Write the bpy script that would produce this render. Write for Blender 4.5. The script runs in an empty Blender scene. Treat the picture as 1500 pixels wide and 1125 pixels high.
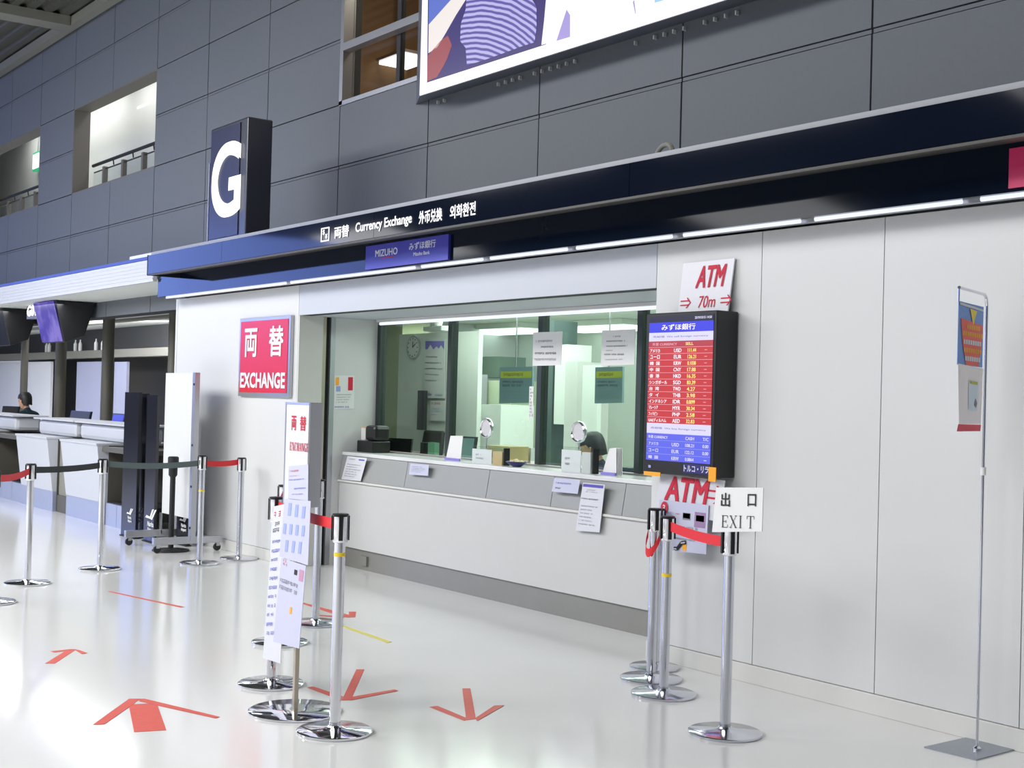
import bpy, bmesh, math, random
from mathutils import Vector, Matrix
random.seed(4)
PI = math.pi
C = bpy.context.scene.collection
V = Vector

# ------------------------------------------------------------------ camera
F = 1950.0; H = 1.47
RW = Matrix(((0.593, 0.006, -0.805), (0.805, 0.029, 0.593), (0.027, -1.0, 0.012)))
def _basis():
    v1 = V((-1435.0, -14.5, F)).normalized(); h = V((1, .027, 0))
    up = v1.cross(h).normalized()
    if up.y > 0: up = -up
    X = -v1; Y = up.cross(X)
    if Y.z < 0: Y = -Y
    Y.normalize()
    return Matrix((X, Y, up))
RW = _basis()
cam_d = bpy.data.cameras.new('camera'); cam = bpy.data.objects.new('camera', cam_d); C.objects.link(cam)
cam_d.sensor_width = 36; cam_d.lens = F/1500*36; cam_d.clip_start = .05; cam_d.clip_end = 200
r_ = RW @ V((1, 0, 0)); u_ = RW @ V((0, -1, 0)); b_ = RW @ V((0, 0, -1))
M4 = Matrix((r_, u_, b_)).transposed().to_4x4(); M4.translation = V((0, 0, H)); cam.matrix_world = M4
bpy.context.scene.camera = cam
# survey helpers: a sight line met with a known real plane
def _ray(x, y): return RW @ V((x-750, y-562.5, F))
def P(x, y, Y0): d = _ray(x, y); return d*(Y0/d.y) + V((0, 0, H))
def G(x, y, z=0.): d = _ray(x, y); return d*((z-H)/d.z) + V((0, 0, H))

# ------------------------------------------------------------------ world, lights, exposure
sc = bpy.context.scene
w = bpy.data.worlds.new('world'); sc.world = w; w.use_nodes = True
w.node_tree.nodes['Background'].inputs[0].default_value = (.80, .86, .95, 1)
w.node_tree.nodes['Background'].inputs[1].default_value = .5
sc.view_settings.view_transform = 'Standard'; sc.view_settings.look = 'None'
sc.view_settings.exposure = 0.0; sc.view_settings.gamma = 1
sc.view_settings.use_curve_mapping = False
def area(name, loc, target, sx, sy, power, col):
    l = bpy.data.lights.new(name, 'AREA'); l.shape = 'RECTANGLE'; l.size = sx; l.size_y = sy
    l.energy = power; l.color = col
    o = bpy.data.objects.new(name, l); C.objects.link(o); o.location = loc
    o.rotation_euler = (V(target)-V(loc)).to_track_quat('-Z', 'Y').to_euler()
    return o
for x, y, z, p in [(-1.5, -2, 5.3, 270), (-7, -2, 5.3, 235), (-12, -2, 5.3, 520), (-17, -2, 5.3, 720), (-3, -7, 6.0, 250), (-9, -7, 6.0, 300), (-8, -11.5, 5.6, 260), (-20, -11.5, 5.6, 260), (-31, -9, 5.6, 260)]:  # rearmost lamps, last in the list, are added to brighten the rear wall
    area('hall_light', (x, y, z), (x, y+1.0, 0), 3.8, 2.6, p, (.985, .99, 1.0))
area('display_light', (-38.5, -6.5, 4.8), (-12, -2, 3.2), 11, 3.2, 720, (.24, .36, 1.0))

# ------------------------------------------------------------------ materials
def lin(c):
    c = c/255.
    return c/12.92 if c <= .04045 else ((c+.055)/1.055)**2.4
def rgb(r, g, b): return (lin(r), lin(g), lin(b), 1)
def mat(name, col, rough=.5, metal=0., spec=.5, emit=None, es=0., noise=0., nscale=8., bump=0., trans=0., alpha=1., coat=0.):
    m = bpy.data.materials.new(name); m.use_nodes = True
    nt = m.node_tree; b = nt.nodes['Principled BSDF']
    c = rgb(*col)
    b.inputs['Base Color'].default_value = c; b.inputs['Roughness'].default_value = rough
    b.inputs['Metallic'].default_value = metal; b.inputs['Specular IOR Level'].default_value = spec
    b.inputs['Transmission Weight'].default_value = trans; b.inputs['Alpha'].default_value = alpha
    b.inputs['Coat Weight'].default_value = coat
    if emit: b.inputs['Emission Color'].default_value = rgb(*emit); b.inputs['Emission Strength'].default_value = es
    tc = nt.nodes.new('ShaderNodeTexCoord'); nz = nt.nodes.new('ShaderNodeTexNoise')
    nz.inputs['Scale'].default_value = nscale; nz.inputs['Detail'].default_value = 4
    nt.links.new(tc.outputs['Object'], nz.inputs['Vector'])
    if noise >= 0:
        n = noise if noise > 0 else .02
        mx = nt.nodes.new('ShaderNodeMix'); mx.data_type = 'RGBA'
        mx.inputs['A'].default_value = (*[max(0, v*(1-n)) for v in c[:3]], 1)
        mx.inputs['B'].default_value = (*[min(1, v*(1+n)) for v in c[:3]], 1)
        nt.links.new(nz.outputs['Fac'], mx.inputs['Factor']); nt.links.new(mx.outputs['Result'], b.inputs['Base Color'])
    if bump:
        bp = nt.nodes.new('ShaderNodeBump'); bp.inputs['Strength'].default_value = bump; bp.inputs['Distance'].default_value = .01
        nt.links.new(nz.outputs['Fac'], bp.inputs['Height']); nt.links.new(bp.outputs['Normal'], b.inputs['Normal'])
    return m
def glow(name, col, s=1.):
    return mat(name, (8, 8, 8), .3, emit=col, es=s)
M = dict(
    floor=mat('floor_vinyl', (224, 224, 222), .13, noise=.025, nscale=1.6),
    white=mat('white_panel', (205, 206, 206), .5, noise=.012, nscale=1.2),
    header=mat('header_panel', (186, 190, 198), .5, noise=.01),
    cream=mat('cream_panel', (205, 205, 201), .45), cwhite=mat('counter_white', (190, 191, 191), .5), dwhite=mat('desk_white', (186, 189, 197), .45),
    upper=mat('upper_wall_panel', (99, 104, 111), .6, noise=.05, nscale=26, bump=.12),
    joint=mat('dark_joint', (40, 42, 46), .7),
    reveal=mat('window_reveal', (104, 100, 96), .6),
    navy=mat('navy_fascia', (12, 18, 32), .06, spec=.12, noise=.05),
    navy2=mat('navy_lower_fascia', (12, 20, 34), .07, spec=.15, noise=.05),
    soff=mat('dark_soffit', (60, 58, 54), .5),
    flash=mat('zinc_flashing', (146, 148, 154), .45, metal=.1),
    steel=mat('brushed_steel', (140, 140, 136), .4, metal=.35, noise=.06, nscale=3),
    chrome=mat('chrome', (226, 227, 232), .06, metal=1.),
    satin=mat('satin_steel', (212, 214, 222), .13, metal=1.),
    black=mat('black_plastic', (22, 22, 24), .35),
    blackm=mat('matt_black', (24, 25, 27), .6),
    red=mat('red_belt', (214, 34, 44), .6),
    tape=mat('red_floor_tape', (216, 96, 84), .5, noise=.08, nscale=20),
    ytape=mat('yellow_floor_tape', (226, 214, 110), .5, noise=.06),
    yband=mat('yellow_band', (238, 204, 40), .5),
    grey=mat('grey_apron', (148, 150, 150), .5),
    ctop=mat('counter_top', (216, 217, 218), .25),
    belt=mat('black_belt', (44, 48, 52), .7), belt2=mat('grey_green_belt', (92, 104, 106), .7),
    beltw=mat('charcoal', (50, 52, 55), .5),
    paper=mat('paper', (206, 207, 215), .7), paperw=mat('white_paper', (222, 222, 222), .7),
    lav=mat('lavender_paper', (190, 192, 214), .7),
    ink=mat('ink', (40, 40, 46), .7), inkg=mat('grey_ink', (130, 130, 140), .7), inkb=mat('blue_ink', (70, 78, 190), .7),
    inkr=mat('red_ink', (196, 30, 60), .7), inklb=mat('pale_blue_ink', (150, 164, 214), .7),
    champagne=mat('champagne_metal', (186, 176, 158), .3, metal=.7),
    signred=mat('sign_red', (202, 32, 52), .35), signw=mat('sign_white', (216, 216, 222), .5),
    alum=mat('aluminium', (182, 184, 190), .32, metal=.8),
    orange=mat('orange_tape', (244, 166, 30), .5),
    skin=mat('skin', (196, 148, 120), .55), hair=mat('black_hair', (22, 22, 24), .5),
    teal=mat('dark_teal_jacket', (18, 48, 60), .7), navyc=mat('navy_uniform', (26, 32, 52), .7),
    olive=mat('olive_wall', (168, 172, 140), .6), sage=mat('sage_wall', (206, 212, 206), .6),
    sagel=mat('pale_wall', (224, 228, 222), .6), teald=mat('teal_notice', (120, 146, 150), .6),
    yel=mat('yellow_notice', (186, 190, 40), .6), blue=mat('blue_plastic', (90, 120, 200), .5),
    wood=mat('light_wood', (198, 174, 124), .5), brown=mat('brown_interior', (124, 92, 54), .6),
    dark=mat('dark_void', (16, 17, 20), .6), post=mat('dark_grey_post', (84, 82, 74), .5),
    slat=mat('white_louvre', (196, 200, 212), .5), bluet=mat('blue_trim', (52, 66, 150), .4),
    kick=mat('blue_grey_kick', (162, 170, 196), .35, metal=.3), deck=mat('roof_deck', (74, 75, 68), .6),
    beam=mat('pale_beam', (128, 128, 120), .5), glow=glow('tube_light', (235, 240, 255), 1.1),
    glowi=glow('interior_tube', (240, 250, 245), 3.0), bill=glow('billboard_white', (250, 248, 255), 1.15),
    letter=glow('lit_lettering', (250, 250, 255), 1.2), sky=mat('pale_back_panel', (226, 228, 232), .4),
    lavp=mat('lavender_back_panel', (168, 172, 196), .4), magenta=mat('magenta_sign', (204, 40, 98), .4),
)
def glassmat(name, tint, refl):
    m = bpy.data.materials.new(name); m.use_nodes = True; nt = m.node_tree
    for n in list(nt.nodes): nt.nodes.remove(n)
    o = nt.nodes.new('ShaderNodeOutputMaterial'); mx = nt.nodes.new('ShaderNodeMixShader')
    t = nt.nodes.new('ShaderNodeBsdfTransparent'); g = nt.nodes.new('ShaderNodeBsdfGlossy')
    fr = nt.nodes.new('ShaderNodeFresnel'); fr.inputs['IOR'].default_value = 1.45
    mp = nt.nodes.new('ShaderNodeMath'); mp.operation = 'MULTIPLY'; mp.inputs[1].default_value = refl
    t.inputs[0].default_value = rgb(*tint); g.inputs['Roughness'].default_value = .02
    ge = nt.nodes.new('ShaderNodeNewGeometry'); mi_ = nt.nodes.new('ShaderNodeMath'); mi_.operation = 'MULTIPLY_ADD'
    mi_.inputs[1].default_value = 1/1.45-1.45; mi_.inputs[2].default_value = 1.45     # same index on both faces of the pane
    nt.links.new(ge.outputs['Backfacing'], mi_.inputs[0]); nt.links.new(mi_.outputs[0], fr.inputs['IOR'])
    nt.links.new(fr.outputs[0], mp.inputs[0]); nt.links.new(mp.outputs[0], mx.inputs[0])
    nt.links.new(t.outputs[0], mx.inputs[1]); nt.links.new(g.outputs[0], mx.inputs[2]); nt.links.new(mx.outputs[0], o.inputs[0])
    return m
M['glass'] = glassmat('green_glass', (229, 240, 234), .5)
M['clear'] = glassmat('clear_acrylic', (250, 252, 252), .4)

# ------------------------------------------------------------------ mesh builder
class MB:
    def __init__(s): s.v = []; s.f = []; s.m = []
    def add(s, vs, fs, mi=0):
        n = len(s.v); s.v += [V(p) for p in vs]; s.f += [tuple(n+i for i in f) for f in fs]; s.m += [mi]*len(fs); return s
    def box(s, a, b, mi=0):
        x0, y0, z0 = [min(a[i], b[i]) for i in range(3)]; x1, y1, z1 = [max(a[i], b[i]) for i in range(3)]
        return s.add([(x0, y0, z0), (x1, y0, z0), (x1, y1, z0), (x0, y1, z0), (x0, y0, z1), (x1, y0, z1), (x1, y1, z1), (x0, y1, z1)],
              [(0, 3, 2, 1), (4, 5, 6, 7), (0, 1, 5, 4), (1, 2, 6, 5), (2, 3, 7, 6), (3, 0, 4, 7)], mi)
    def hexa(s, lo, hi, mi=0):   # lo, hi: four corners each
        return s.add(list(lo)+list(hi), [(0, 3, 2, 1), (4, 5, 6, 7), (0, 1, 5, 4), (1, 2, 6, 5), (2, 3, 7, 6), (3, 0, 4, 7)], mi)
    def slab(s, quad, n, mi=0):   # planar quad pushed along n
        q = [V(p) for p in quad]; n = V(n); k = len(q)
        return s.add(q+[p+n for p in q], [tuple(range(k)), tuple(range(2*k-1, k-1, -1))]+[(i, i+k, (i+1) % k+k, (i+1) % k) for i in range(k)], mi)
    def cyl(s, p0, p1, r0, r1=None, seg=16, mi=0, caps=True):
        p0 = V(p0); p1 = V(p1); r1 = r0 if r1 is None else r1; d = (p1-p0).normalized()
        a = d.orthogonal().normalized(); b = d.cross(a)
        vs = [p0+(a*math.cos(2*PI*i/seg)+b*math.sin(2*PI*i/seg))*r0 for i in range(seg)]+[p1+(a*math.cos(2*PI*i/seg)+b*math.sin(2*PI*i/seg))*r1 for i in range(seg)]
        fs = [(i, (i+1) % seg, (i+1) % seg+seg, i+seg) for i in range(seg)]
        if caps: fs += [tuple(range(seg-1, -1, -1)), tuple(range(seg, 2*seg))]
        return s.add(vs, fs, mi)
    def tube(s, pts, r, seg=8, mi=0):
        for a, b in zip(pts[:-1], pts[1:]): s.cyl(a, b, r, seg=seg, mi=mi)
        return s
    def lathe(s, prof, c=(0, 0, 0), seg=40, mi=0, sx=1., sy=1.):
        c = V(c); vs = []
        for r, z in prof:
            for i in range(seg): vs.append(c+V((r*sx*math.cos(2*PI*i/seg), r*sy*math.sin(2*PI*i/seg), z)))
        fs = []
        for k in range(len(prof)-1):
            for i in range(seg): j = (i+1) % seg; fs.append((k*seg+i, k*seg+j, (k+1)*seg+j, (k+1)*seg+i))
        fs += [tuple(range(seg-1, -1, -1)), tuple((len(prof)-1)*seg+i for i in range(seg))]
        return s.add(vs, fs, mi)
    def ribbon(s, pts, h, t=.002, mi=0):   # belt: vertical strip along pts (top edge)
        for a, b in zip(pts[:-1], pts[1:]):
            a = V(a); b = V(b); d = (b-a); n = V((-d.y, d.x, 0)).normalized()*t
            s.slab([a, b, b-V((0, 0, h)), a-V((0, 0, h))], n, mi)
        return s
def origin(o):
    p = V((0, 0, 0))
    while o: p += o.location; o = o.parent
    return p
def obj(name, mb, ms, parent=None, smooth=True, bevel=0., label=None):
    me = bpy.data.meshes.new(name); off = origin(parent) if parent else V((0, 0, 0))
    me.from_pydata([v-off for v in mb.v], [], mb.f)
    ms = ms if isinstance(ms, (list, tuple)) else [ms]
    for m in ms: me.materials.append(M[m] if isinstance(m, str) else m)
    if len(ms) > 1:
        for p, i in zip(me.polygons, mb.m): p.material_index = i
    bm = bmesh.new(); bm.from_mesh(me); bmesh.ops.recalc_face_normals(bm, faces=bm.faces); bm.to_mesh(me); bm.free()
    if smooth:
        for p in me.polygons: p.use_smooth = True
        me.set_sharp_from_angle(angle=math.radians(35))
    o = bpy.data.objects.new(name, me); C.objects.link(o)
    if parent: o.parent = parent
    if bevel:
        b = o.modifiers.new('bevel', 'BEVEL'); b.width = bevel; b.segments = 2; b.limit_method = 'ANGLE'
    if label: o['label'] = label
    return o
def rebase(o, loc):
    "move a top-level mesh's origin to loc without moving the mesh"
    loc = V(loc); o.data.transform(Matrix.Translation(-loc)); o.location = loc; return o
def tag(o, label, cat, group=None):
    o['label'] = label; o['category'] = cat
    if group: o['group'] = group
    return o
def thing(name, label, cat, loc=(0, 0, 0), group=None):
    o = bpy.data.objects.new(name, None); C.objects.link(o); o.location = loc; o.empty_display_size = .1
    return tag(o, label, cat, group)
def struct(o): o['kind'] = 'structure'; return o
def dup(root, loc, label, group=None):
    r = root.copy(); C.objects.link(r); r.location = loc; r['label'] = label
    if group: r['group'] = group
    for ch in list(root.children):
        c = ch.copy(); C.objects.link(c); c.parent = r
        for g in list(ch.children):
            d = g.copy(); C.objects.link(d); d.parent = c
    return r
# lettering -------------------------------------------------------
_cache = {}
def glyphs(s, bold=0., shear=0., res=2):
    key = (s, bold, shear, res)
    if key in _cache: return _cache[key]
    cu = bpy.data.curves.new('t', 'FONT'); cu.body = s; cu.size = 1; cu.resolution_u = res; cu.offset = bold; cu.shear = shear
    o = bpy.data.objects.new('t', cu); C.objects.link(o)
    dg = bpy.context.evaluated_depsgraph_get(); me = bpy.data.meshes.new_from_object(o.evaluated_get(dg))
    vs = [v.co.copy() for v in me.vertices]; fs = [tuple(p.vertices) for p in me.polygons]
    bpy.data.objects.remove(o); bpy.data.curves.remove(cu); bpy.data.meshes.remove(me)
    if not vs: vs = [V((0, 0, 0)), V((1, 0, 0)), V((1, 1, 0))]; fs = [(0, 1, 2)]
    x0 = min(v.x for v in vs); x1 = max(v.x for v in vs); y0 = min(v.y for v in vs); y1 = max(v.y for v in vs)
    _cache[key] = (vs, fs, x0, x1, y0, y1); return _cache[key]
def text(mb, s, c, h, w=None, u=(1, 0, 0), v=(0, 0, 1), bold=0., shear=0., n=None, mi=0, res=3):
    vs, fs, x0, x1, y0, y1 = glyphs(s, 0., shear, res)
    if bold >= .01:       # heavier weight: overlapping offsets of the same outline
        b = bold*.7; V0 = vs; F0 = fs; vs = []; fs = []
        for lv, (dx, dy) in enumerate(((0, 0), (b, b), (-b, b), (b, -b), (-b, -b))):
            k0 = len(vs); vs = vs+[V((p.x+dx, p.y+dy, lv)) for p in V0]; fs = fs+[tuple(i+k0 for i in f) for f in F0]
        x0 -= b; x1 += b; y0 -= b; y1 += b
    u = V(u); v = V(v); c = V(c); k = h/max(1e-6, y1-y0); kx = (w/(x1-x0)) if w else k
    out = u.cross(v).normalized()*(.0015 if n is None else n)
    mb.add([c+u*((p.x-(x0+x1)/2)*kx)+v*((p.y-(y0+y1)/2)*k)+out*(1+p.z*.12) for p in vs], fs, mi)
def patch(mb, o, u, v, a0, b0, a1, b1, n=.001, mi=0):   # rectangle in board coordinates (a right, b down)
    u = V(u); v = V(v); out = u.cross(v).normalized()*n
    # v points down here
    out = v.cross(u).normalized()*n if False else -u.cross(v).normalized()*n
    q = [V(o)+u*a+v*b+out for a, b in ((a0, b0), (a1, b0), (a1, b1), (a0, b1))]
    mb.add(q, [(0, 1, 2, 3)], mi)
def scribble(mb, o, u, v, a0, b0, a1, b1, rows, fill=.6, mi=0, n=.0012, seed=1):
    "rows of illegibly small print as short strokes"
    rr = random.Random(seed); dh = (b1-b0)/rows
    for k in range(rows):
        a = a0; e = a0+(a1-a0)*rr.uniform(.6, 1.)
        U = V(u).length; Vl = V(v).length; hgt = dh*fill*.8*Vl; cw = max(hgt*.9, (a1-a0)*U*.025)/U; t0 = b0+dh*(k+.15); hh = dh*fill*.8
        while a < e:      # each small character is a few separate strokes
            if rr.random() > .12:
                for q in (rr.uniform(0, .2), rr.uniform(.45, .6), .86)[:rr.choice((2, 3))]: patch(mb, o, u, v, a, t0+hh*q, a+cw*.8, t0+hh*(q+.14), n, mi)
                xx = a+cw*rr.choice((.1, .35, .6)); patch(mb, o, u, v, xx, t0, xx+cw*.13, t0+hh, n, mi)
            a += cw

# ================================================================== STRUCTURE
XL, XR = -34., 4.
YU = 5.9
fl = struct(obj('floor', MB().box((XL-6, -14, -.1), (XR+4, 10.5, 0)), 'floor', smooth=False))
# upper wall: backing with openings, cladding panels on a 1.51 x 0.59 module
JX = [-4.75+1.51*k for k in range(-19, 5)]; JZ = [2.40, 2.97, 3.55, 4.14, 4.725, 5.31, 5.90, 6.48]
def iscut(xc, zc):
    return ((-18.34 < xc < -15.32 and 4.14 < zc < 5.31) or (-22.87 < xc < -19.85 and 4.14 < zc < 5.31) or (-10.79 < xc < -7.77 and 4.14 < zc < 5.9))
bw = MB(); cells = []
for a, b in zip(JX[:-1], JX[1:]):
    for c, d in zip(JZ[:-1], JZ[1:]):
        if iscut((a+b)/2, (c+d)/2): continue
        cells.append((a, b, c, d)); bw.box((a, YU+.02, c), (b, YU+.2, d))
wu = struct(obj('wall_upper', bw, 'joint', smooth=False))
wu.location = (0, 0, 0)
pm = {}
for a, b, c, d in cells:
    x0 = a+.007; x1 = b-.007; z0 = c+(.03 if c in (3.55, 4.725, 5.9) else .006); z1 = d-.006
    key = (round(x1-x0, 3), round(z1-z0, 3))
    if key not in pm:
        o = obj('wall_panel', MB().box((0, 0, 0), (x1-x0, .025, z1-z0)), 'upper', wu, smooth=False); pm[key] = o.data
    else:
        o = bpy.data.objects.new('wall_panel', pm[key]); C.objects.link(o); o.parent = wu
    o.location = (x0, YU-.005+random.uniform(0, .002), z0)
st = MB()
for z in (3.55, 4.725, 5.9):
    for a, b in zip(JX[:-1], JX[1:]):
        if iscut((a+b)/2, z+.01) and iscut((a+b)/2, z-.01): continue
        if iscut((a+b)/2, z+.01) : continue
        st.box((a+.007, YU, z), (b-.007, YU+.022, z+.022))
obj('joint_strip', st, 'upper', wu, smooth=False)
# reveals of the two left openings and the corridor behind
for (a, b) in ((-18.34, -15.32), (-22.87, -19.85)):
    rv = MB()
    rv.box((a-.01, YU-.003, 4.14), (a+.012, YU+.22, 5.31)); rv.box((b-.012, YU-.003, 4.14), (b+.01, YU+.22, 5.31))
    rv.box((a, YU-.003, 5.298), (b, YU+.22, 5.32)); rv.box((a, YU-.003, 4.13), (b, YU+.22, 4.152))
    obj('opening_reveal', rv, 'reveal', wu, smooth=False)
cor = MB()
cor.box((-29, 9.2, 3.7), (-14.4, 9.3, 6.3)); cor.box((-29, YU+.24, 3.68), (-14.4, 9.3, 3.75)); cor.box((-29, YU+.24, 6.2), (-14.4, 9.3, 6.3))
cor.box((-14.5, YU+.24, 3.7), (-14.4, 9.3, 6.3)); cor.box((-29.1, YU+.24, 3.7), (-29, 9.3, 6.3))
cor.box((-22.4, 7.3, 3.75), (-16.6, 7.4, 6.2)); cor.box((-29, 7.3, 3.75), (-23.2, 7.4, 6.2))
struct(obj('wall_corridor', cor, 'sagel', smooth=False))
area('corridor_light', (-17.2, 6.8, 6.15), (-17.2, 6.95, 4), 5, .5, 42, (1, .98, .98))
area('corridor_light', (-22.6, 6.8, 6.15), (-22.6, 6.95, 4), 5, .5, 42, (1, .98, .98))
# ceiling: ribbed roof deck with beams
dk = MB(); zc = 6.5; y = -14.
vs = []
prof = []
while y < YU+.3:
    prof += [(y, zc), (y+.10, zc), (y+.12, zc+.05), (y+.20, zc+.05)]; y += .22
for (yy, zz) in prof: vs += [V((XL-6, yy, zz)), V((XR+4, yy, zz))]
fs = [(2*i, 2*i+1, 2*i+3, 2*i+2) for i in range(len(prof)-1)]
dk.add(vs, fs)
ce = struct(obj('ceiling', dk, 'deck', smooth=False))
B0 = P(0, 122, YU-.05)
bm_ = MB().box((XL-6, YU-.18, 6.38), (XR+4, YU-.06, 6.5)); struct(obj('trim_1', bm_, 'beam', smooth=False))
xb = P(96, 62, YU-.2).x
struct(obj('trim_2', MB().box((xb-.2, -14, 6.37), (xb+.15, YU-.19, 6.5)), 'beam', smooth=False))
struct(obj('trim_3', MB().box((xb+7.6, -14, 6.37), (xb+7.95, YU-.19, 6.5)), 'beam', smooth=False))
# the far side of the hall, behind the viewer
rw = MB().box((XL-6, -14.2, 0), (XR+4, -14, 6.5)); wr = struct(obj('wall_rear', rw, 'upper', smooth=False))
struct(obj('wall_far_left', MB().box((XL-6.2, -14, 0), (XL-6, 10.5, 6.5)), 'upper', smooth=False))
struct(obj('wall_far_right', MB().box((XR+4, -14, 0), (XR+4.2, 10.5, 6.5)), 'upper', smooth=False))
for k in range(9):
    x = -38+5*k
    obj('reflector_panel', MB().box((x, -13.98, .1), (x+4.4, -13.9, 3.0)), 'sky', wr, smooth=False)  # unseen pale panels added to give the metal posts bright reflections

# ---- shop box walls (plane Y = 5.27) -----------------------------
YW = 5.27
def wallpanels(name, xs, z0, z1, m, t=.03):
    root = struct(obj(name, MB().box((xs[0], YW+.012, z0), (xs[-1], YW+.11, z1)), 'joint', smooth=False))
    for a, b in zip(xs[:-1], xs[1:]):
        obj('wall_panel', MB().box((a+.0025, YW, z0+.001), (b-.0025, YW+.011, z1-.001)), m, root, smooth=False)
    return root
wallpanels('wall_right', [-5.765, -4.94, -4.14, -3.36, -2.56, -1.76, -.96, .0], .10, 2.41, 'white')
wallpanels('wall_left', [-12.93, -10.27], .10, 2.41, 'white')
wallpanels('wall_header', [-10.27, -5.765], 2.15, 2.41, 'header')
struct(obj('baseboard_right', MB().box((-5.765, YW-.012, 0), (0, YW+.11, .098)), 'cream', bevel=.003, smooth=False))
struct(obj('baseboard_left', MB().box((-12.93, YW-.012, 0), (-10.27, YW+.11, .098)), 'cream', bevel=.003, smooth=False))
# shop end wall + roof of the box
struct(obj('wall_end', MB().box((-12.98, YW+.0, 0), (-12.935, 9.7, 2.41)).box((-12.98, YW+.12, 2.415), (0, YU-.03, 2.44)), 'white', smooth=False))
# alcove left side: jamb, dark gap, metal edge, side panel
XA = -10.25; YG = 6.06
al = struct(obj('wall_alcove', MB().box((XA-.09, YW+.112, 0), (XA, 5.50, 2.15)).box((XA-.018, YW, 0), (XA, YW+.112, 2.15)), 'cream', smooth=False))
obj('jamb_trim', MB().box((XA-.08, 5.50, 0), (XA+.002, 5.53, 2.15)), 'champagne', al, smooth=False)
obj('shutter_slot', MB().box((XA-.08, 5.53, 0), (XA-.03, 5.575, 2.15)), 'dark', al, smooth=False)
obj('metal_edge', MB().box((XA-.08, 5.575, 0), (XA+.002, 5.62, 2.15)), 'alum', al, smooth=False)
obj('side_panel', MB().box((XA-.08, 5.62, .06), (XA, YG+.02, 2.15)), 'white', al, smooth=False)
obj('skirting', MB().box((XA-.08, 5.62, 0), (XA+.004, 5.715, .06)), 'cream', al, smooth=False)
struct(obj('wall_alcove_right', MB().box((-5.76, YW+.112, 0), (-5.67, YG+.02, 2.15)), 'cream', smooth=False))
sof = struct(obj('trim_4', MB().box((XA-.08, YW+.112, 2.151), (-5.67, YG+.05, 2.19)), 'header', smooth=False))
lamp = thing('soffit_light', 'long white strip light on soffit above the service windows', 'light', (-8, 5.97, 2.13))
obj('housing', MB().box((XA+.12, 5.955, 2.125), (-5.79, 6.035, 2.149)), 'white', lamp, smooth=False)
obj('light_tube', MB().cyl((XA+.14, 5.985, 2.112), (-5.8, 5.985, 2.112), .013, seg=10), 'glow', lamp)

# ================================================================== CANOPY
cn = thing('shop_canopy', 'long navy two-step canopy above the white exchange office wall', 'canopy', (-6, 4.9, 2.4))
XC = -12.36
YC = 4.72; YB = 5.05
seams = [XC, P(325, 356, YC).x, -8.1, -5.4, -2.7, 0]
for a, b in zip(seams[:-1], seams[1:]):
    obj('upper_fascia_panel', MB().box((a+.002, YC, 2.585), (b-.002, YC+.03, 2.765)), 'navy', cn, smooth=False)
obj('end_cap', MB().box((XC-.012, YC-.002, 2.575), (XC, YB-.002, 2.77)), 'dark', cn, smooth=False)
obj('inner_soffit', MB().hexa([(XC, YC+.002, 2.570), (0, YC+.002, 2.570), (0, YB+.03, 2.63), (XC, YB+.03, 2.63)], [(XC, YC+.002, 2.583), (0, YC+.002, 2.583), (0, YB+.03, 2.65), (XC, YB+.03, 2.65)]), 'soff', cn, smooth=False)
obj('lower_fascia', MB().box((-12.93, YB, 2.415), (0, YB+.03, 2.629)), 'navy2', cn, smooth=False)
obj('flashing', MB().box((XC-.05, YC+.05, 2.765), (0, YC+.10, 2.805)), 'flash', cn, smooth=False)
obj('top_cover', MB().box((XC-.05, YC+.10, 2.79), (0, YU-.03, 2.80)), 'flash', cn, smooth=False)
obj('lower_soffit', MB().box((-12.93, YB+.03, 2.425), (0, YW+.11, 2.45)), 'flash', cn, smooth=False)
ks = [P(x, y, 5.1).x for x, y in ((232, 437), (420, 420), (610, 397), (710, 388), (835, 368), (990, 350), (1180, 328), (1420, 298))] + [-2.3, -1.2, 0]
for a, b in zip(ks[:-1], ks[1:]):
    obj('light_tube', MB().cyl((max(a, -12.9)+.05, 5.115, 2.412), (b-.05, 5.115, 2.412), .011, seg=10), 'glow', cn)
obj('light_housing', MB().box((-12.93, 5.135, 2.405), (0, 5.175, 2.424)), 'alum', cn, smooth=False)
lt = MB()
zt = lambda x, y: P(x, y, YC)
def fas(s, x0, x1, y0, y1, bold=.012):    # lettering between two pixel columns on the fascia
    a = P(x0, (y0+y1)/2, YC); b = P(x1, (y0+y1)/2, YC)
    xm = (a.x+b.x)/2
    return a.x, b.x
for s, x0, x1, zc_, h, bo in [('両替', 490.5, 512, 2.667, .088, .03), ('Currency Exchange', 521.5, 604, 2.667, .088, .028),
                          ('外币兑换', 614.5, 648.5, 2.667, .088, .03), ('외화환전', 660, 697.5, 2.667, .088, .03)]:
    ya = 345-(x0-490)*.178; yb = 345-(x1-490)*.178
    ax = P(x0, ya, YC).x; bx = P(x1, yb, YC).x
    l1 = MB(); text(l1, s, ((ax+bx)/2, YC, zc_), h, bx-ax, bold=bo, n=.004); obj('lettering', l1, 'letter', cn, smooth=False)
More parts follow.
